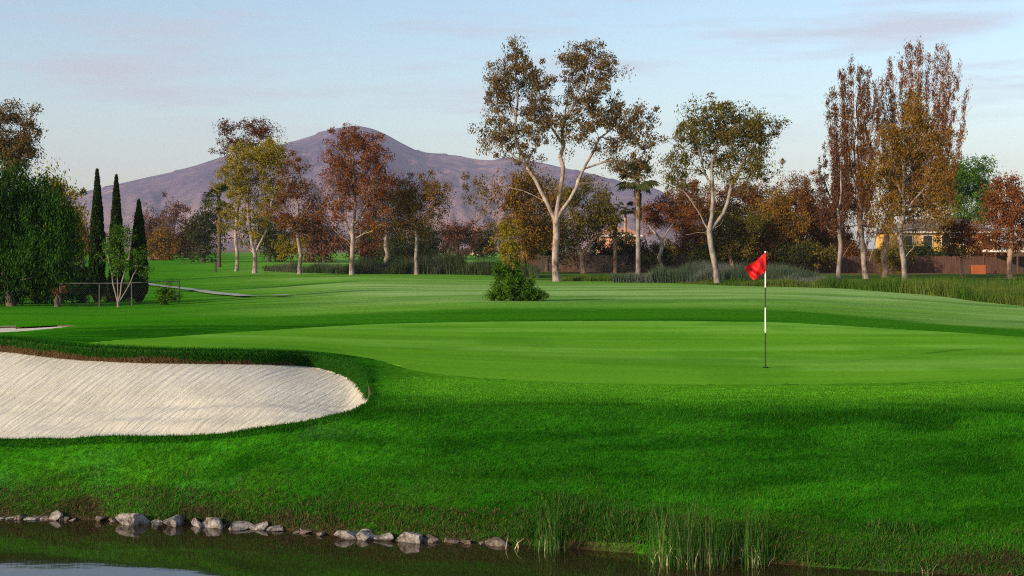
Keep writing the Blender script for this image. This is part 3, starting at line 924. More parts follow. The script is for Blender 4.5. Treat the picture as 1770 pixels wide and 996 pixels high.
tree('broad_tree', 'bright green rounded tree behind the dark-roofed house', 1675, 195,
     [[(1675,470), (1675,420), (1675,370)]], [(1660,300,32,26), (1695,305,28,24), (1675,335,46,30), (1640,330,28,28), (1705,340,22,26), (1670,370,46,24)], 'bright', 'dark', clusters=260, per=60, size=.42, cr=1.3, rb=.4)
tree('broad_tree', 'orange-brown tree with straight tan trunk at the right edge', 1745, 126,
     [[(1745,486), (1745,450), (1748,420), (1750,380)], [(1748,420), (1725,400), (1712,385)], [(1748,420), (1775,395)]],
     [(1745,325,24,22), (1765,345,30,30), (1725,350,26,28), (1745,380,42,30), (1715,395,24,24), (1785,390,30,30), (1755,415,40,16), (1700,415,14,14,.6)], 'rust', 'tan', clusters=210, per=56, size=.30, cr=.85, rb=.27)
tree('small_tree', 'small dark tree with thin trunk before the yellow house', 1662, 132,
     [[(1663,480), (1662,450), (1660,430)]], [(1650,410,22,22), (1675,412,22,20), (1660,395,26,16), (1690,425,14,14)], 'brown', 'tan', clusters=80, per=55, size=.28, cr=.75, rb=.12)
# -- left side
tree('willow_tree', 'big dense green drooping tree filling the left edge', 20, 62,
     [[(2,528), (8,480), (15,430)], [(10,470), (50,420), (80,390)], [(8,470), (-40,410)], [(12,450), (20,380), (25,350)]],
     [(10,340,46,36), (60,350,36,36), (-40,360,44,46), (100,385,32,40), (20,400,60,46), (80,430,44,36), (-40,430,60,46), (20,455,60,28), (105,430,26,38), (-100,400,50,70), (50,480,50,24,.9), (-10,490,46,20,.8), (110,470,24,26,.8)],
     'willow', 'dark', clusters=700, per=85, size=.24, cr=.52, droop=1.1, rb=.2, vstretch=2.0, aspect=.30, shell=.42, dense=1.3, gaps=.02)
tree('gum_tree', 'tall dark gum tree top rising behind the big drooping tree at left', 5, 112,
     [[(-5,500), (0,420), (8,330), (15,260)], [(4,380), (-20,300), (-30,260)], [(8,320), (35,270), (45,240)]],
     [(15,205,32,22), (45,215,22,22), (-15,220,30,34), (35,250,28,30), (0,260,34,34), (20,290,36,24), (55,280,12,20,.5)],
     'grey_olive', 'dark', clusters=200, per=60, size=.28, cr=.8, rb=.4)
tree('broad_tree', 'yellow-tipped tree between the big drooping tree and the cypresses', 100, 84,
     [[(100,515), (100,450), (98,400)]], [(85,330,20,26), (105,345,18,30), (115,385,24,32), (90,390,24,34), (110,430,26,30)], 'gold_green', 'dark', clusters=140, per=56, size=.24, cr=.65, rb=.16)
tree('broad_tree', 'reddish tree seen past the left cypress', 143, 120,
     [[(143,490), (143,440), (143,410)]], [(138,390,18,24), (150,415,18,26), (135,430,20,24)], 'rust', 'dark', clusters=70, per=50, size=.28, cr=.8, rb=.16)

# -- far line of trees beyond the fairway, left of centre
far = [(262,395,250,[(262,392,18,22),(258,420,20,18)],'plum','round mauve-brown tree in the far row, nearest the right cypress'),
       (300,360,290,[(300,360,20,14),(300,380,18,20),(292,415,22,22)],'plum','tall round-topped tree in the far row left of centre'),
       (328,400,255,[(328,405,20,22),(318,425,18,14)],'brown','low brown tree in the far row, right of the round-topped one'),
       (352,380,205,[(345,385,22,22),(370,375,26,26),(355,415,36,22),(385,410,24,24)],'dark','dark broad tree left of the white-trunked gum tree'),
       (280,410,230,[(280,415,18,20),(270,428,14,12)],'orange_olive','low orange-green tree in the far row by the sand patch'),
       (465,410,205,[(460,400,24,26),(485,420,24,20)],'dark','dark tree seen between the splayed trunks'),
       (560,400,200,[(555,400,26,30),(575,420,24,22),(540,420,20,20)],'plum','mauve tree behind the gap left of the rust-coloured tree'),
       (640,415,215,[(640,415,24,24),(625,428,20,14)],'brown','low brown tree behind the rust-coloured tree'),
       (745,410,230,[(745,412,20,22),(735,428,20,14)],'dark','dark low tree behind the green and orange tree'),
       (790,400,240,[(785,402,26,24),(808,410,22,22),(770,420,20,18)],'plum','round dusky tree in the gap under the mountain'),
       (830,410,250,[(828,415,18,24),(842,420,16,18)],'dark','dark narrow tree beside the far pink house'),
       (705,425,200,[(700,425,24,18),(690,435,20,12)],'dark','low dark tree between the two trunks right of the peak')]
for (px, _, d, lo, lf, lb) in far:
    bp = HOR+(CAMZ-Hs((px-885)/FPX*d, d))*FPX/d
    tree('far_tree', lb, px, d, [[(px, bp), (px, bp-14), (px, lo[0][1])]], [(q[0], q[1], q[2]*1.2, q[3]*1.15) for q in lo]+[(px-10, bp-14, 18, 12), (px+12, bp-12, 18, 11)], lf, 'dark', clusters=84, per=46, size=.55, cr=1.5, rb=.3, rt=.04, group='far row of trees beyond the fairway', nside=5, dense=1.5)
tree('small_tree', 'low yellow shrub tree in front of the far trees', 502, 150, [[(504,455), (503,440), (500,432)]], [(495,430,20,14), (515,428,14,12)], 'gold_green', 'tan', clusters=50, per=50, size=.26, cr=.7, rb=.08)

# -- Italian cypresses
def cypress(label, px, top, base, wpx, d, seed):
    rg = np.random.default_rng(seed)
    bx = (px-885)/FPX*d; bz = Hs(bx, d)-.05
    h = at(px, top, d)[2]-bz; r = wpx*.5*d/FPX
    e = thing('cypress_tree', (bx, d, bz), label, 'cypress', 'narrow cypresses at left')
    MB().tube([(0, 0, 0), (0, 0, h*.5)], [.1, .05], 7).build('trunk', BK['dark'], e)
    prof = lambda t: np.clip(np.minimum((t+.03)*9, 1)*(1-np.clip(t-.35, 0, 1)**1.5*1.75), .06, 1)
    n = 9000
    t = rg.random(n)**.9; a = rg.random(n)*2*math.pi
    lump = .85+.3*vnoise(a*1.9, t*14, seed)
    rr = r*prof(t)*lump*(.55+.45*rg.random(n)**.4)
    p = np.stack([rr*np.cos(a), rr*np.sin(a), .15+t*(h-.2)], -1)
    v, f, rnd = leaves_geo(p, .03, 1, .17, 0, .35, rg, upright=1.3)
    tt = np.linspace(0, 1, 16); V = []; F = []
    for i, q in enumerate(tt):
        for k in range(10):
            an = k*2*math.pi/10; ra = r*.6*float(prof(np.array(q)))
            V.append((ra*math.cos(an), ra*math.sin(an), .12+q*(h*.94)))
    for i in range(15):
        for k in range(10):
            F.append((i*10+k, i*10+(k+1) % 10, (i+1)*10+(k+1) % 10, (i+1)*10+k))
    nv = len(v)
    v = np.concatenate([v, np.array(V)]); f = np.concatenate([f, np.array(F)+nv]); rnd = np.concatenate([rnd, np.zeros(len(F))+.1])
    np_obj('crown', v, f, LM['cypress'], e, face_attr={'rnd': rnd})
cypress('tallest dark cypress, leftmost of the three columns', 168, 292, 525, 27, 68, 1)
cypress('middle one of the three dark cypresses', 201, 302, 525, 25, 70, 2)
cypress('shortest dark cypress, rightmost of the three columns', 240, 345, 530, 29, 66, 3)

# -- shrubs
def shrub(name, label, px, d, lobes, leaf, clusters=60, per=60, size=.14, cr=.35, rb=.05, cat='shrub', trunks=None, **k):
    bp = HOR+(CAMZ-Hs((px-885)/FPX*d, d))*FPX/d
    return tree(name, label, px, d, trunks or [[(px, bp), (px, bp-8), (px, bp-16)]], lobes, leaf, 'dark', cat, clusters=clusters, per=per, size=size, cr=cr, rb=rb, lowest=.1, **k)
shrub('round_bush', 'round green bush alone on the fairway edge in the middle', 886, 52,
      [(880,480,30,22,1.1), (866,466,18,10,.9), (888,503,38,17,1.6), (918,510,26,11,1.5), (858,513,20,9,1.5), (902,488,22,18,1.1), (893,463,12,9,.5), (872,495,24,18,1.2)], 'bush', clusters=330, per=70, size=.10, cr=.17, rb=.06, cat='bush', droop=.1, upright=.2)
shrub('broad_shrub', 'dark blue-green shrub under the big drooping tree', 40, 67, [(30,495,44,28), (-20,490,50,32), (78,500,34,24)], 'blue', clusters=190, per=60, size=.22, cr=.45)
shrub('broad_shrub', 'blue-green shrub beside the left cypress', 125, 69, [(125,478,28,24), (140,500,24,20), (105,505,26,18)], 'blue', clusters=110, per=70, size=.17, cr=.42)
shrub('broad_shrub', 'dark shrub at the foot of the middle cypress', 190, 72, [(185,500,24,20), (215,502,20,20)], 'dark', clusters=70, per=60, size=.17, cr=.42)
shrub('fence_bush', 'small reddish-green bush inside the right end of the wire fence', 287, 61.4, [(285,506,16,10), (295,512,14,12), (280,518,10,10)], 'bush', clusters=50, per=50, size=.11, cr=.22,
      trunks=[[(288,535), (288,522), (287,512)]])
tree('multi_stem_tree', 'thin multi-stemmed sapling with grey stems before the cypresses', 205, 60.5,
     [[(205,540), (204,525)], [(204,525), (195,490), (190,460), (184,420)], [(204,525), (210,490), (222,450), (228,410)], [(204,527), (203,480), (205,440)], [(205,526), (225,490), (240,460)]],
     [(190,430,14,22), (215,420,14,24), (205,460,24,22), (235,450,18,20), (250,468,10,12), (205,400,12,14)], 'bush', 'grey', 'sapling', clusters=110, per=34, size=.12, cr=.28, rb=.07, rt=.008, shell=.7)
tree('stump_bush', 'dark dead stump with twigs at the left end of the wire fence', 99, 61, [[(99,541), (98,520), (100,505)], [(98,522), (107,504)]], [(99,505,8,5), (106,503,6,4)], 'brown', 'dark', 'stump', clusters=14, per=20, size=.1, cr=.16, rb=.14, rt=.02)

# ------------------------------------------------------------------ palms
M_frond = leaf_mat('palm_frond', (.055, .075, .016), (.030, .045, .012), (.10, .09, .03))
M_dead = leaf_mat('palm_skirt', (.20, .125, .065), (.10, .06, .035), (.28, .18, .09))
def frond_mesh(mat, L, seed, fan=True):
    rg = np.random.default_rng(seed)
    V, F = [], []
    # stalk then a folded fan of narrow blades
    V += [(0, -.03, 0), (0, .03, 0), (L*.5, .02, .05*L), (L*.5, -.02, .05*L)]; F.append((0, 1, 2, 3))
    for i in range(15):
        a = (i/14-.5)*2.5; l = L*.55*(1-.25*abs(a)/1.25)*(.9+.2*rg.random())
        c, s_ = math.cos(a), math.sin(a); dz = -.22*L*(.6+.4*abs(a))
        b = len(V); w_ = .05*L
        V += [(L*.5, 0, .05*L), (L*.5+c*l*.55-s_*w_, s_*l*.55+c*w_, .04*L), (L*.5+c*l, s_*l, dz*.6), (L*.5+c*l*.55+s_*w_, s_*l*.55-c*w_, .02*L)]
        F.append((b, b+1, b+2, b+3))
    return np_mesh('frond', np.array(V), np.array(F), mat, face_attr={'rnd': rg.random(len(F))})
FR = [frond_mesh(M_frond, 1.0, i) for i in range(2)]
FD = frond_mesh(M_dead, 1.0, 9)
def palm(label, px, d, head_py, bk, L, ng, nd, rt, seed, lean=0):
    rr = random.Random(seed)
    bx = (px-885)/FPX*d; bz = Hs(bx, d)-.05; hz_ = at(px, head_py, d)[2]-bz
    e = thing('palm_tree', (bx, d, bz), label, 'palm')
    MB().tube([(0, 0, 0), (.02, 0, .6), (lean*.4, 0, hz_*.4), (lean*.8, 0, hz_*.8), (lean, 0, hz_)], [rt*1.3, rt, rt*.92, rt*.9, rt*.8], 9).build('trunk', BK[bk], e, smooth=True)
    for i in range(ng+nd):
        o = bpy.data.objects.new('frond' if i < ng else 'dead_frond', FR[i % 2] if i < ng else FD); link(o, e)
        if i < ng: pitch = R(rr.uniform(-70, 35)); z = hz_
        else: pitch = R(rr.uniform(76, 89)); z = hz_-rr.uniform(.0, L*1.0)
        o.location = (lean, 0, z); o.rotation_euler = (rr.uniform(-.3, .3), pitch, rr.uniform(0, 6.283)); s_ = L*rr.uniform(.85, 1.12); o.scale = (s_,)*3 if i < ng else (s_*.75, s_*.42, s_*.6)
palm('tall palm with green crown and hanging dead fronds, right of the tall gum tree', 1103, 138, 312, 'grey', 2.6, 30, 34, .27, 1)
palm('thin palm with tan trunk and rusty head, left of the tall palm', 1063, 144, 372, 'tan', 1.7, 14, 22, .2, 2)
palm('short palm with green head between the other two palms', 1081, 172, 362, 'tan', 1.6, 20, 8, .2, 3)
palm('palm with orange dead fronds left of the yellow-green gum tree', 379, 176, 345, 'dark', 2.6, 16, 30, .25, 4)

# ------------------------------------------------------------------ houses
M_ochre = plain('ochre_stucco', (.56, .31, .07), (.68, .40, .11), 2, .9)
M_coral = plain('coral_stucco', (.55, .25, .15), (.62, .32, .21), 2, .9)
M_pink = plain('pink_stucco', (.55, .30, .22), (.62, .37, .28), 2, .9)
M_roofd = plain('dark_shingle', (.075, .065, .06), (.15, .125, .11), 3, .9, .4)
M_terra = plain('terracotta_roof', (.38, .16, .09), (.50, .24, .14), 3, .85, .4)
M_trim = plain('white_trim', (.55, .50, .45), (.70, .66, .60), 3, .6)
M_glass = plain('dark_glass', (.02, .022, .025), (.04, .042, .045), 1, .1, spec=.6)
M_wood = plain('fence_wood', (.060, .032, .022), (.125, .064, .042), 2.2, .9, .3, mscale=(3, 3, .3))
def house(label, px0, px1, d, top_py, ridge_py, depth, wall, roof, wins, door=None):
    x0, x1 = (px0-885)/FPX*d, (px1-885)/FPX*d
    cx_ = (x0+x1)/2; g = Hs(cx_, d)-.1; hw = (x1-x0)/2
    zt = at(0, top_py, d)[2]-g; zr_ = at(0, ridge_py, d)[2]-g
    e = thing('house', (cx_, d, g), label, 'house')
    MB().box(-hw, hw, 0, depth, 0, zt).build('wall', wall, e)
    ov = .5
    P = [(-hw-ov, -ov, zt), (hw+ov, -ov, zt), (hw+ov, depth+ov, zt), (-hw-ov, depth+ov, zt), (-hw*.55, depth/2, zr_), (hw*.55, depth/2, zr_)]
    P2 = [(p[0], p[1], p[2]+.12) for p in P[:4]]
    rf = MB().poly(P[:4]+P2+[P[4], P[5]], [(3, 2, 1, 0), (0, 1, 5, 4), (1, 2, 6, 5), (2, 3, 7, 6), (3, 0, 4, 7), (4, 5, 9, 8), (5, 6, 9), (6, 7, 8, 9), (7, 4, 8)]).build('roof', roof, e)
    MB().box(-hw-ov-.03, hw+ov+.03, -ov-.06, -ov-.004, zt-.08, zt+.14).build('fascia', M_trim, rf)
    for (f, z0, z1, ww) in wins:
        x = -hw+2*hw*f
        wn = MB().box(x-ww/2-.1, x+ww/2+.1, -.07, -.003, z0-.1, z0).box(x-ww/2-.1, x+ww/2+.1, -.07, -.003, z1, z1+.1).box(x-ww/2-.1, x-ww/2, -.07, -.003, z0, z1).box(x+ww/2, x+ww/2+.1, -.07, -.003, z0, z1).build('window', M_trim, e)
        MB().box(x-ww/2, x+ww/2, -.03, -.002, z0, z1).build('pane', M_glass, wn)
    if door is not None:
        x = -hw+2*hw*door
        dr_ = MB().box(x-.5, x+.5, -.05, -.003, .1, 2.2).build('door', M_wood, e)
        MB().box(x+.33, x+.40, -.11, -.052, 1.05, 1.12).build('handle', M_trim, dr_)
    return e
house('two-storey ochre house with dark hipped roof at right', 1548, 1722, 168, 402, 377, 9, M_ochre, M_roofd,
      [(.12, 3.3, 4.6, 1.2), (.32, 3.3, 4.6, 1.2), (.5, 3.3, 4.6, 1.1), (.72, 3.3, 4.6, 1.2), (.9, 3.3, 4.6, 1.2), (.2, .9, 2.2, 1.3), (.42, .9, 2.2, 1.3), (.8, .9, 2.2, 1.3)], .6)
house('low ochre house glimpsed behind the red flag', 1258, 1425, 176, 424, 408, 8, M_ochre, M_roofd, [(.12, 1, 2.2, 1.2), (.26, 1, 2.2, 1.2), (.55, 1, 2.2, 1.2), (.72, 1, 2.2, 1.2), (.9, 1, 2.2, 1.2)], .4)
house('low coral house with terracotta roof behind the palms', 1036, 1104, 190, 408, 393, 8, M_coral, M_terra, [(.2, 1, 2.2, 1.2), (.5, 1, 2.2, 1.2), (.8, 1, 2.2, 1.2)], .35)
house('small pink house far off beneath the mountain', 812, 838, 310, 408, 392, 7, M_pink, M_terra, [(.3, 1, 2.3, 1.0), (.7, 1, 2.3, 1.0)])
# carport at the right edge
cx_, cy_, _z = at(1752, 440, 146); g = Hs(cx_, cy_)-.05; zt = at(0, 436, 146)[2]-g
e = thing('carport', (cx_, cy_, g), 'flat white-edged carport roof on posts at the right edge', 'carport')
MB().box(-2.2, 3.2, 0, 4, zt, zt+.28).build('roof', M_trim, e)
for x in (-2.0, .5, 3.0):
    for y in (.15, 3.85):
        MB().box(x-.07, x+.07, y-.07, y+.07, 0, zt-.003).build('post', M_wood, e)

# ------------------------------------------------------------------ board fence behind the course
M_wood2 = plain('grey_fence_wood', (.045, .034, .028), (.09, .064, .052), 2.2, .9, .3, mscale=(3, 3, .3))
fd = 150.0
f0, f1 = (893-885)/FPX*fd, (1790-885)/FPX*fd
gz0 = Hs((f0+f1)/2, fd)
e = thing('board_fence', ((f0+f1)/2, fd, gz0-.1), 'long brown board fence along the back of the course', 'fence')
PW = 2.4; npan = int((f1-f0)/PW)
rr = random.Random(4)
panm = []
for var in range(3):
    mb = MB(); x = 0
    while x < PW-.02:
        w_ = .145; h_ = 2.05+rr.uniform(-.05, .05)
        mb.box(x, min(x+w_, PW), rr.uniform(-.012, .012)-.02, .02, .05, h_); x += w_+.012
    mb.box(0, PW, .021, .07, .4, .5).box(0, PW, .021, .07, 1.6, 1.7)
    panm.append(mb.mesh('panel', M_wood if var != 1 else M_wood2))
pm = MB().box(-.06, .06, -.06, .06, 0, 2.2).mesh('post', M_wood2)
for i in range(npan+1):
    x = f0+i*PW-(f0+f1)/2
    zz = Hs(x+(f0+f1)/2, fd)-gz0
    if i < npan:
        o = link(bpy.data.objects.new('panel', panm[rr.randrange(3)]), e); o.location = (x+.003, -.09, zz)
    o = link(bpy.data.objects.new('post', pm), e); o.location = (x, 0, zz)
# shrubs growing along the fence
for i, (px, lf, lb) in enumerate(((935,'dark','dark shrub at the left end of the board fence'), (1045,'dark','dark hedge shrub over the fence below the coral house'), (1085,'dark','dark hedge shrub over the fence behind the tall palm'),
        (1170,'olive','olive shrub over the fence right of the Y-shaped tree'), (1470,'brown','brown shrub against the fence behind the bare poplar'), (1590,'dark','dark hedge below the ochre house, left half'),
        (1640,'dark','dark hedge below the ochre house, right half'), (1705,'brown','brown shrub against the fence beside the carport'), (1225,'dark','dark shrub at the fence behind the leaning gum tree'), (1315,'brown','brown shrub at the fence just behind the red flag'), (1410,'olive','olive shrub at the fence left of the bare poplar'), (1540,'olive','olive shrub at the fence behind the tallest poplar'), (1130,'dark','dark shrub at the fence between the tall palm and the Y-shaped tree'), (1265,'dark','dark shrub at the fence under the crooked tan trunk'), (1360,'dark','dark shrub at the fence right of the red flag'))):
    shrub('fence_shrub', lb, px, (152+(i % 2)*2.5) if i < 8 else 147, [(px-12,442,22,16), (px+14,440,22,16), (px,420 if i in (1, 2) else 440,28,20 if i in (1, 2) else 14)], lf, clusters=70, per=50, size=.34, cr=.85, rb=.12)
bx_, by_, _z = at(1691, 470, 145)
o = MB().box(-.7, .7, -.35, .35, 0, .95).box(-.75, .75, -.4, .4, .953, 1.03).build('storage_box', plain('orange_paint', (.36, .09, .03), (.44, .13, .04), 2, .6))
o.location = (bx_, by_, Hs(bx_, by_)); tag(o, 'small orange-red box by the fence at right', 'box')

# ------------------------------------------------------------------ wire fence at left
M_galv = plain('galvanised', (.05, .052, .052), (.09, .092, .09), 6, .7)
fdl = 61.5
xa, xb = (104-885)/FPX*fdl, (310-885)/FPX*fdl
g = Hs((xa+xb)/2, fdl)
e = thing('wire_fence', ((xa+xb)/2, fdl, g), 'grey chain-link fence in front of the three cypresses', 'fence')
W = xb-xa; hw = W/2
def gl(x): return Hs((xa+xb)/2+x, fdl)-g
top = 1.12
for x in (-hw, -hw+W*.33, -hw+W*.6, hw):
    MB().tube([(x, 0, gl(x)-.1), (x, 0, gl(x)+top+.03)], .032, 8).build('post', M_galv, e)
MB().tube([(-hw, 0, gl(-hw)+top), (0, 0, gl(0)+top), (hw, 0, gl(hw)+top)], .026, 8).build('top_rail', M_galv, e)
mb = MB(); stp = .11; x = -hw-top
while x < hw:
    for sg in (1, -1):
        a0, a1 = (x, x+top) if sg > 0 else (x+top, x)
        z0_, z1_ = 0.0, top
        lo_, hi_ = max(min(a0, a1), -hw), min(max(a0, a1), hw)
        if hi_-lo_ > .05:
            fz = lambda q: (q-a0)/(a1-a0)*top
            mb.tube([(lo_, .012*sg, fz(lo_)+gl(lo_)), (hi_, .012*sg, fz(hi_)+gl(hi_))], .0014, 3)
    x += stp
o = mb.build('wire_mesh', M_galv, e); tag(o, kind='stuff')
# ------------------------------------------------------------------ paths
M_path = plain('cart_path', (.17, .21, .15), (.30, .33, .27), 1.5, .9)
def path(name, label, pts, wid):
    P = [np.array(hit(*p, d0=38)) for p in pts]
    P = np.array(P); out = []
    tt = np.linspace(0, len(P)-1, 40)
    X = np.stack([pchip(np.arange(len(P)), P[:, i], tt) for i in (0, 1)], -1)
    T = np.gradient(X, axis=0); T /= np.linalg.norm(T, axis=1)[:, None]; Nn = np.stack([-T[:, 1], T[:, 0]], -1)
    cols = []
    for k in np.linspace(-.5, .5, 5):
        q = X+Nn*wid*k; cols.append(np.stack([q[:, 0], q[:, 1], H(q[:, 0], q[:, 1])+.10], -1))
    V = np.stack(cols, 1).reshape(-1, 3); i = np.arange(39*4); r, c = i//4, i % 4
    tag(np_obj(name, V, np.stack([r*5+c, r*5+c+1, (r+1)*5+c+1, (r+1)*5+c], -1), M_path, smooth=True), label, kind='structure')
path('cart_path', 'pale cart path crossing the fairway at left', [(240,491),(280,497),(330,503),(380,508),(430,511.5),(490,515)], .9)
o = plain('red_earth', (.42, .22, .11), (.52, .29, .16), 1, .95)
V = []; F = []
c_ = hit(262, 447, 60, 320)
for i in range(20):
    a = i*math.pi/10; x, y = c_[0]+3.6*math.cos(a), c_[1]+14*math.sin(a); V.append((x, y, Hs(x, y)+.06))
V.append((c_[0], c_[1], Hs(*c_)+.5))
tag(np_obj('far_sand', np.array(V), np.array([(i, (i+1) % 20, 20) for i in range(20)]), o, smooth=True), 'small orange sand patch far down the fairway', kind='structure')

# ------------------------------------------------------------------ markers, masts
M_post = plain('dark_post', (.035, .03, .025), (.07, .06, .05), 4, .9)
px, d = 373, 150
x, y, _z = at(px, 0, d)
o = MB().box(-.13, .13, -.13, .13, -.1, 1.15).box(-.17, .17, -.17, .17, 1.153, 1.25).build('marker_post', M_post); o.location = (x, y, Hs(x, y)); tag(o, 'short dark post on the fairway left of the white-trunked gum tree', 'post')
M_mast = plain('mast_steel', (.28, .26, .27), (.36, .34, .35), .1, .7)
def ridge_z(px): return float(pchip((rp[:, 0]-885)/FPX, HOR-rp[:, 1], np.array([(px-885)/FPX]))[0])
for px, ht, lb in ((576, 11, 'tall thin radio mast, leftmost on the mountain top'), (581, 6, 'short mast next to the leftmost one on the summit'), (593, 5, 'short radio mast left of the summit'), (602, 8, 'radio mast close left of the summit'),
                   (609, 6, 'short mast on the very summit of the mountain'), (614, 8, 'radio mast on the summit, second from right'), (621, 9, 'rightmost radio mast on the mountain top')):
    s_ = DR/FPX; x = (px-885)*s_
    z = ridge_z(px)*s_-12
    hh = ht*s_+14
    e = thing('radio_mast', (x, DR, z), lb, 'mast', 'radio masts on the mountain top')
    MB().tube([(0, 0, 0), (0, 0, hh)], [1.0, .5], 4).build('pole', M_mast, e)
    MB().box(-2.2, 2.2, -.5, .5, hh*.78, hh*.78+1.6).build('antenna', M_mast, e)

# ------------------------------------------------------------------ flagstick
fx, fy = hit(1323, 636)
fz = Hs(fx, fy)
e = thing('flagstick', (fx, fy, fz), 'golf flagstick with dark and white bands standing in the green', 'flagstick')
k = fy/FPX
zp = lambda py: CAMZ-(py-HOR)*k-fz
M_white = plain('white_paint', (.70, .70, .68), (.80, .80, .78), 5, .4)
M_black = plain('black_paint', (.012, .02, .012), (.02, .03, .02), 5, .4)
for n_, (a_, b_) in enumerate(((637, 575), (575, 532), (532, 497), (497, 435))):
    o = MB().tube([(0, 0, zp(a_)+(0 if n_ else -.1)), (0, 0, zp(b_))], .0125, 12).build('pole_section', M_black if n_ % 2 == 0 else M_white, e, smooth=False)
MB().tube([(0, 0, zp(436)+.003), (0, 0, zp(434))], [.018, .012], 10).build('cap', M_white, e)
m, t, b, o_ = new_mat('flag_red'); n = noise_node(t, 120, 2, .5)
r_ = ramp(t, n.outputs['Fac'], [(.3, (.60, .004, .008)), (.7, (.74, .008, .012))]); t.links.new(r_.outputs[0], b.inputs['Base Color']); b.inputs['Roughness'].default_value = .6
tr = N(t, 'ShaderNodeBsdfTranslucent'); t.links.new(r_.outputs[0], tr.inputs['Color']); ms = N(t, 'ShaderNodeMixShader'); ms.inputs[0].default_value = .3
t.links.new(b.outputs[0], ms.inputs[1]); t.links.new(tr.outputs[0], ms.inputs[2]); t.links.new(ms.outputs[0], o_.inputs[0])
M_flag = m
A_, B_, C_, D_ = [np.array(((p-1323)*k, 0, zp(q))) for p, q in ((1322,437), (1284,462), (1302,485), (1323,470))]
nu, nv = 26, 20
V = []
for j in range(nv+1):
    for i in range(nu+1):
        s_, t_ = i/nu, j/nv
        p = A_*(1-s_)*(1-t_)+B_*s_*(1-t_)+C_*s_*t_+D_*(1-s_)*t_
        sag = -.035*math.sin(math.pi*s_)*(1-t_)
        rip = math.sin(s_*11+t_*4.0)*.055*s_**.6+math.sin(s_*5-t_*6)*.035*s_
        V.append((p[0]-.008*(1-s_), p[1]+rip-.05*s_-.016*(1-s_), p[2]+sag))
F = [(j*(nu+1)+i, j*(nu+1)+i+1, (j+1)*(nu+1)+i+1, (j+1)*(nu+1)+i) for j in range(nv) for i in range(nu)]
o = np_obj('flag_cloth', np.array(V), np.array(F), M_flag, e, smooth=True); o['label'] = 'drooping plain red flag'
MB().tube([(0, 0, zp(437)), (0, 0, zp(469))], .0165, 10).build('flag_sleeve', M_flag, e)
# the cup in the turf
mb = MB(); nseg = 20
P = [(.056*math.cos(i*2*math.pi/nseg), .056*math.sin(i*2*math.pi/nseg), .012) for i in range(nseg)]+[(.05*math.cos(i*2*math.pi/nseg), .05*math.sin(i*2*math.pi/nseg), .004) for i in range(nseg)]
mb.poly(P, [(i, (i+1) % nseg, nseg+(i+1) % nseg, nseg+i) for i in range(nseg)]+[tuple(range(nseg, 2*nseg))])
o = mb.build('hole_cup', M_black); o.location = (fx, fy, fz); tag(o, 'golf hole cup around the foot of the flagstick', 'hole cup')

# ------------------------------------------------------------------ shoreline rocks
M_rock = []
for i, (a_, b_, c__) in enumerate((((.06, .05, .045), (.20, .18, .165), (.34, .315, .29)), ((.05, .036, .026), (.13, .098, .074), (.24, .19, .155)))):
    m, t, b, o_ = new_mat('shore_rock_%d' % i)
    n = noise_node(t, 9, 7, .7); n2 = noise_node(t, 30, 5, .7)
    r_ = ramp(t, n.outputs['Fac'], [(.40, a_), (.5, b_), (.62, c__)]); t.links.new(r_.outputs[0], b.inputs['Base Color'])
    b.inputs['Roughness'].default_value = .9; b.inputs['Specular IOR Level'].default_value = .2
    bump(t, b, n2.outputs['Fac'], .8, .03); M_rock.append(m)
def rock_mesh(seed, sx, sy, sz, mat):
    import bmesh
    rg = np.random.default_rng(seed)
    bm = bmesh.new(); bmesh.ops.create_icosphere(bm, subdivisions=3, radius=1)
    v = np.array([q.co[:] for q in bm.verts])
    for _ in range(12):                                   # chip planes off the ball, so it is angular like broken stone
        n_ = rg.normal(size=3); n_ /= np.linalg.norm(n_); h_ = rg.uniform(.30, .68)
        dd = v@n_-h_
        v = v-np.where(dd > 0, dd, 0)[:, None]*n_
    v = v+.012*rg.normal(size=v.shape)
    v = v*np.array([sx, sy, sz])/np.abs(v).max(0)
    for q, c in zip(bm.verts, v): q.co = c
    me = bpy.data.meshes.new('rock'); bm.to_mesh(me); bm.free(); me.materials.append(mat)
    return me
rocks = [(4,889,8,6,0,'tiny stone at the very left edge of the waterline'),(22,890,16,7,0,'small flat stone near the left edge of the waterline'),(52,891,26,9,0,'low flat grey stone left of the leftmost pointed rock'),(93,889,26,20,0,'pointed grey rock, leftmost large one at the water edge'),
         (128,896,12,7,1,'little brown stone just right of the leftmost pointed rock'),(172,896,20,13,1,'brown stone between the leftmost pointed rock and the largest boulder'),(197,899,16,9,1,'small brown stone just left of the largest boulder'),(238,899,52,28,0,'largest pale boulder of the shoreline row, rounded and tan-grey'),(269,899,18,17,0,'small upright stone touching the right side of the largest boulder'),
         (302,902,48,25,0,'sloping wedge rock right of the largest boulder'),(343,907,24,18,0,'pale stone right of the sloping wedge rock'),(369,905,34,22,0,'layered grey rock in the middle of the left row'),(411,911,44,18,0,'long flat pale slab on the waterline'),
         (447,911,26,18,0,'blocky grey stone at the right end of the left rock row'),(481,916,32,11,0,'low flat stone right of the blocky grey one'),(529,918,26,14,1,'brown stone alone between the two rock groups'),(556,921,18,9,1,'little brown stone just left of the slanted pale rock'),
         (598,919,44,20,0,'slanted pale rock, leftmost of the right group'),(627,926,40,24,0,'triangular pale rock beside the slanted one'),(666,929,38,16,0,'low grey rock between the triangular one and the tall boulder'),(706,926,46,28,0,'tall blocky grey boulder, biggest of the right group'),
         (744,928,32,18,1,'mottled brown-grey rock right of the tall blocky boulder'),(779,931,24,9,1,'low brown stone right of the mottled rock'),(806,932,16,8,1,'smallest brown stone before the last rock at right'),(858,934,38,17,1,'dark brown-grey rock at the right end of the rocks')]
rq = random.Random(3)
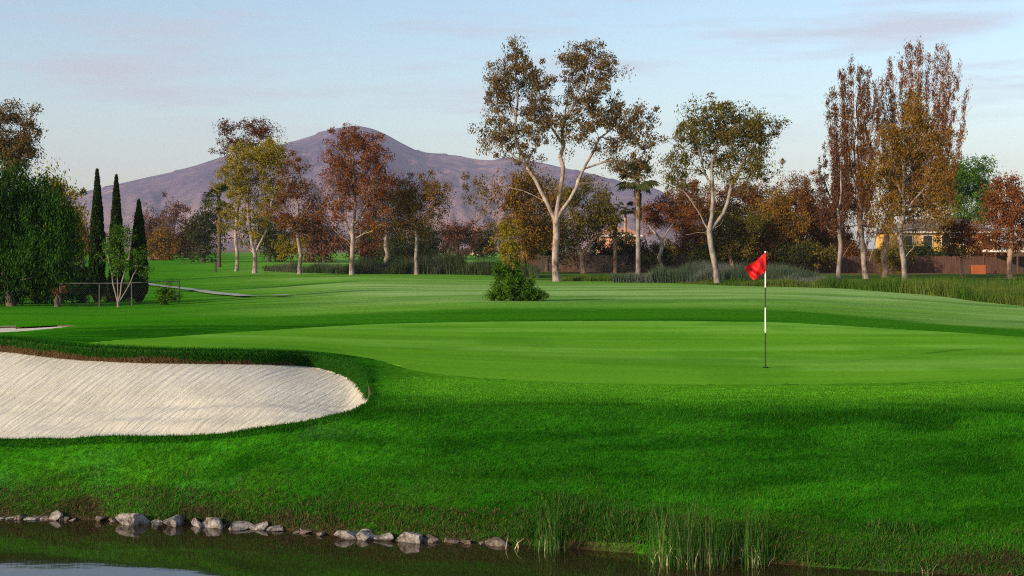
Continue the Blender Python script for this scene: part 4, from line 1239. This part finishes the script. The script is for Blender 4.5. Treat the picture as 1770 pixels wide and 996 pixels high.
rocks += [(rq.choice((rq.uniform(0, 130), rq.uniform(150, 560), rq.uniform(330, 560), rq.uniform(570, 880))), 900, rq.uniform(8, 20), rq.uniform(5, 10), rq.choice((0, 1, 1)), None) for _ in range(34)]
for i, (px, py, wp, hp, mt, lb) in enumerate(rocks):
    u = (px-885)/FPX
    sd = float(pchip(UK, shore_d, np.array([u]))[0])
    dd = sd-.02+(rq.uniform(-.03, .12) if lb is None else 0)
    s_ = dd/FPX
    o = link(bpy.data.objects.new('shore_rock' if lb else 'shore_stone', rock_mesh(40+i, wp*s_*.64, max(wp*s_*.5, .09), hp*s_*.56, M_rock[mt])))
    o.location = (u*dd, dd, hp*s_*.18)
    o.rotation_euler = (0, random.uniform(-.12, .12), random.uniform(-.3, .3))
    tag(o, lb or 'little stone among those filling the gaps between the shoreline rocks', 'rock', None if lb else 'little shoreline stones')

# ------------------------------------------------------------------ grass, reeds (uncountable growth)
def blades(name, x, y, hgt, wid, col, lean=.35, z=None, kind_label=None, seg=1, parent=None, tip=None, rg=rng, origin=(0, 0, 0), dirx=None):
    n = len(x)
    z = H(x, y)-.005 if z is None else z
    a = rg.random(n)*2*math.pi
    ln = lean*hgt*rg.random(n)
    dx, dy = np.cos(a)*ln, np.sin(a)*ln
    b = rg.random(n)*2*math.pi
    wx, wy = np.cos(b)*wid*.5, np.sin(b)*wid*.5
    p = np.stack([x, y, z], -1)-np.array(origin)
    wv_ = np.stack([wx, wy, 0*wx], -1)
    top = p+np.stack([dx, dy, hgt], -1)
    if seg == 1:
        V = np.stack([p-wv_, p+wv_, top], 1).reshape(-1, 3); F = np.arange(3*n).reshape(-1, 3); k = 3
    else:
        mid = p+np.stack([dx*.3, dy*.3, hgt*.55], -1)
        V = np.stack([p-wv_, p+wv_, mid+wv_*.8, mid-wv_*.8, top], 1).reshape(-1, 3); k = 5
        q = np.arange(n)[:, None]*5
        F = np.concatenate([q+np.array([0, 1, 2]), q+np.array([0, 2, 3]), q+np.array([3, 2, 4])])
    c = np.repeat(col, k, 0)
    o = np_obj(name, V, F, M_blade, parent, col=c)
    if kind_label: tag(o, kind_label, kind='stuff')
    return o
def scatter(n, x0, x1, y0, y1): return rng.uniform(x0, x1, n), rng.uniform(y0, y1, n)
def vary(c, n, a=.35):
    c = np.broadcast_to(np.array(c, float), (n, 3)).copy()
    return c*(1-a+2*a*rng.random((n, 1)))*(1+.12*(rng.random((n, 3))-.5))

# turf of the near bank
n = 520000
x, y = scatter(n, -9.2, 9.2, 13.0, 21.0)
u = x/y
sd = pchip(UK, shore_d, u)
fd_ = pchip(UK, front_d, u)
k = (np.abs(u) < .43) & (y > sd+.10) & (y < fd_+2.2)
x, y = x[k], y[k]
k = ~(inside(x, y, BUNKER) | inside(x, y, GREEN))
x, y = x[k], y[k]
sd = pchip(UK, shore_d, x/y)
k = rng.random(len(x)) > .62*sstep(18.6, 20.4, y)*(x > -2)
x, y = x[k], y[k]; sd = sd[k]
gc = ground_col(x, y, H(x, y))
n = len(x)
patch = fbm(x*1.1, y*1.5, 61)
hg = (.022+.030*rng.random(n))*(.65+.8*patch)*(1-.62*sstep(17.0, 19.0, y))
cc = gc*(1.1+.35*sstep(17.2, 19, y)*(x > -2.2))[:, None]*(.55+.95*rng.random((n, 1)))
yel = (rng.random(n) < .02+.08*(1-sstep(.2, 1.6, y-sd)))
cc[yel] = vary((.10, .15, .02), yel.sum(), .5)
edge = (y-sd) < .35
hg[edge] *= 1.3
blades('bank_grass', x, y, hg, np.full(n, .008), cc, .9, kind_label='short dark green grass covering the near bank')

# longer fringe round the bunker rim, brown and dead below the far lip
P = np.concatenate([BUNKER, BUNKER[:1]]); sg = np.linalg.norm(np.diff(P, axis=0), axis=1); cs = np.concatenate([[0], np.cumsum(sg)])
n = 30000
tt = rng.random(n)*cs[-1]
bx_, by_ = np.interp(tt, cs, P[:, 0]), np.interp(tt, cs, P[:, 1])
ctr = BUNKER.mean(0)
tb_, _w = bunker_t(bx_, by_-.02, BUNKER)
isback = by_ > np.interp(bx_, [-12, -6, -2.2], [19.6, 19.3, 18.9])
ox = rng.normal(size=n)*.05; oy = np.where(isback, rng.random(n)*.30-.01, -rng.random(n)*.20)
x, y = bx_+ox, by_+oy
k = ~inside(x, y, BUNKER) & (np.abs(x/y) < .5)
x, y, ib = x[k], y[k], isback[k]
n = len(x)
hg = np.where(ib, .04+.05*rng.random(n), .025+.03*rng.random(n))
blades('rim_grass', x, y, hg, np.full(n, .010), vary((.016, .095, .004), n, .5), .8, kind_label='ragged longer grass along the bunker rim')
n = 60000
tt = rng.random(n)*cs[-1]
bx_, by_ = np.interp(tt, cs, P[:, 0]), np.interp(tt, cs, P[:, 1])
k = (by_ > np.interp(bx_, [-12, -6, -2.2], [19.6, 19.3, 18.9])) & (bx_ > -10) & (bx_ < BUNKER[:, 0].max()-.12)
bx_, by_ = bx_[k], by_[k]
keep = rng.random(len(bx_)) < .35+.9*fbm(bx_*1.3, by_, 71)
bx_, by_ = bx_[keep], by_[keep]; n = len(bx_)
zt_ = H(bx_, by_); q_ = rng.random(n)
zz = zt_+.02-.20*q_
dead = vary((.13, .082, .036), n, .65); gm = q_ < np.interp(bx_, [-8.5, -4.6, -3.6, -2.2], [.40, .50, .9, .85])*(.3+1.5*fbm(bx_*1.7, by_*0, 12)); dead[gm] = vary((.016, .085, .005), gm.sum(), .5)
# hanging outwards over the sand
V = []; a = rng.normal(size=n)*.05
p0 = np.stack([bx_, by_+.01, zz], -1); tip = p0+np.stack([a, -.02-.07*rng.random(n), -.04-.05*rng.random(n)-np.where(gm, 0, .10)*rng.random(n)**3], -1); wv_ = np.stack([np.full(n, .007), np.zeros(n), np.zeros(n)], -1)
V = np.stack([p0-wv_, p0+wv_, tip], 1).reshape(-1, 3)
tag(np_obj('dead_grass', V, np.arange(3*n).reshape(-1, 3), M_blade, col=np.repeat(dead, 3, 0)), 'brown dead grass hanging under the far bunker lip', kind='stuff')

# dry litter and weeds between the rocks and along the undercut edge
n = 26000
u = rng.uniform(-.42, .42, n); sd = pchip(UK, shore_d, u); y = sd-.02+rng.random(n)**1.4*.45; x = u*y
z = H(x, y)
k = z > .0
x, y, z = x[k], y[k], z[k]; n = len(x)
cc = vary((.13, .075, .04), n, .6); gk_ = rng.random(n) < np.interp(x, [-6, -1, 1, 6], [.25, .35, .75, .85]); cc[gk_] = vary((.035, .10, .014), gk_.sum(), .5)
blades('shore_litter', x, y, .015+.05*rng.random(n), np.full(n, .012), cc, 1.6, kind_label='dry leaf litter and weeds along the waterline')
n = 34000
u = rng.uniform(-.42, .42, n)*np.where(rng.random(n) < .5, 1, -1); u = np.where((u < 0) & (rng.random(n) < .5), -u, u); sd = pchip(UK, shore_d, u); y = sd+.04+rng.random(n)**1.5*.7; x = u*y
cc = vary((.030, .11, .010), n, .5); yk = rng.random(n) < .10; cc[yk] = vary((.15, .14, .045), yk.sum(), .4)
blades('shore_weeds', x, y, .025+.13*rng.random(n)*sstep(.42, .75, fbm(x*1.4, y*2, 31)), np.full(n, .010), cc, 1.0, kind_label='taller mixed weeds above the waterline')

def reed_clump(label, px, py, wpx, top_py, n, seed):
    rg = np.random.default_rng(seed)
    d = CAMZ*FPX/(py-HOR); x0 = (px-885)/FPX*d; s_ = d/FPX
    e = thing('reed_clump', (x0, d, 0), label, 'reeds', 'reed clumps standing in the pond edge')
    xx = x0+rg.normal(size=n)*wpx*.36*s_; yy = d+rg.normal(size=n)*.14
    hh = (py-top_py)*s_*(.35+.65*rg.random(n)**.8)
    cc = np.array([.035, .105, .012])*(.5+rg.random((n, 1))); dk = rg.random(n) < .12; cc[dk] = np.array([.22, .20, .09])*(.6+.6*rg.random((dk.sum(), 1)))
    blades('stems', xx, yy, hh, .004+.006*rg.random(n), cc, .34, z=np.full(n, -.05), seg=2, parent=e, rg=rg, origin=(x0, d, 0))['kind'] = 'stuff'
    nb = max(3, n//9)
    xx = x0+rg.normal(size=nb)*wpx*.36*s_; yy = d+rg.normal(size=nb)*.1
    blades('dead_stems', xx, yy, .10+.2*rg.random(nb), np.full(nb, .014), np.array([.42, .36, .22])*(.6+.6*rg.random((nb, 1))), 1.2, z=np.full(nb, -.03), seg=2, parent=e, rg=rg, origin=(x0, d, 0))['kind'] = 'stuff'
for a_ in (('reed clump standing alone in the pond right of the rocks', 950, 950, 36, 832, 99), ('few thin reeds just left of the lone reed clump', 893, 945, 26, 890, 12), ('tallest dense reed clump, left part of the big reed stand', 1168, 976, 60, 838, 198),
           ('reed clump in the middle of the big reed stand', 1240, 976, 44, 858, 126), ('reed clump at the right end of the big stand, with one dry stalk', 1303, 977, 34, 850, 90), ('short broken reeds right of the big reed stand', 1410, 980, 34, 925, 30),
           ('sparse low reeds, second from the right', 1525, 990, 30, 945, 14), ('sparse low reeds nearest the bottom right corner', 1600, 996, 40, 948, 18)):
    reed_clump(a_[0], *a_[1:], seed=a_[1])

# reed bed across the back of the fairway and the tall grass at right: masses
def bed(name, label, pts, n, c1, c2, wid, seed, tops=None):
    """pts: (px, base_py, height_px, d)"""
    rg = np.random.default_rng(seed); P = np.array(pts, float)
    px = rg.uniform(P[0, 0], P[-1, 0], n)
    d = np.interp(px, P[:, 0], P[:, 3])+rg.random(n)**1.2*np.interp(px, P[:, 0], P[:, 4])
    x = (px-885)/FPX*d
    z = H(x, d)-.05
    hh = np.interp(px, P[:, 0], P[:, 2])*(.40+.85*sstep(.2, .85, fbm(x*.5, d*.4, seed, 3)))*(.45+.7*rg.random(n))
    f = sstep(.40, .62, fbm(x*.22, d*.25, seed+3))[:, None]
    cc = (np.array(c1)*(1-f)+np.array(c2)*f)*(.5+rg.random((n, 1)))
    blades(name, x, d, hh, wid*(.7+.6*rg.random(n)), cc, .45, z=z, kind_label=label, rg=rg)
bed('reed_bed', 'blue-green reed bed behind the fairway around the leaning gum tree', [(1060,0,.9,103,5),(1150,0,1.35,102,7),(1235,0,1.45,101.5,8),(1350,0,1.4,98,8),(1420,0,1.2,92,8),(1450,0,.9,90,7)], 60000, (.060, .090, .050), (.125, .140, .115), .05, 5)
bed('reed_bed', 'grey-green reed bed behind the fairway between the rust tree and the bush', [(455,0,.7,150,8),(540,0,1.2,140,8),(600,0,1.5,134,8),(680,0,1.7,132,9),(780,0,1.9,132,9),(870,0,1.8,126,9),(930,0,1.0,118,7)], 56000, (.040, .068, .020), (.080, .095, .055), .065, 6)
bed('tall_grass', 'bright tall grass in front of the poplars at right', [(960,0,.35,108,6),(1070,0,.5,106,6),(1400,0,.6,92,7),(1450,0,.8,88,12),(1560,0,.85,78,22),(1680,0,.9,68,30),(1790,0,.95,62,34)], 110000, (.045, .100, .008), (.085, .125, .018), .04, 7)

# ------------------------------------------------------------------ haze
m = bpy.data.materials.new('haze'); m.use_nodes = True; t = m.node_tree; t.nodes.clear()
ho = N(t, 'ShaderNodeOutputMaterial'); pv = N(t, 'ShaderNodeVolumePrincipled')
pv.inputs['Color'].default_value = (.66, .70, 1.0, 1); pv.inputs['Density'].default_value = 8e-5; pv.inputs['Anisotropy'].default_value = 0.0
t.links.new(pv.outputs[0], ho.inputs['Volume'])
hb = MB().box(-33000, 33000, -900, 9300, -4, 640).build('haze', m)
tag(hb, 'thin bluish haze over the land', kind='stuff')
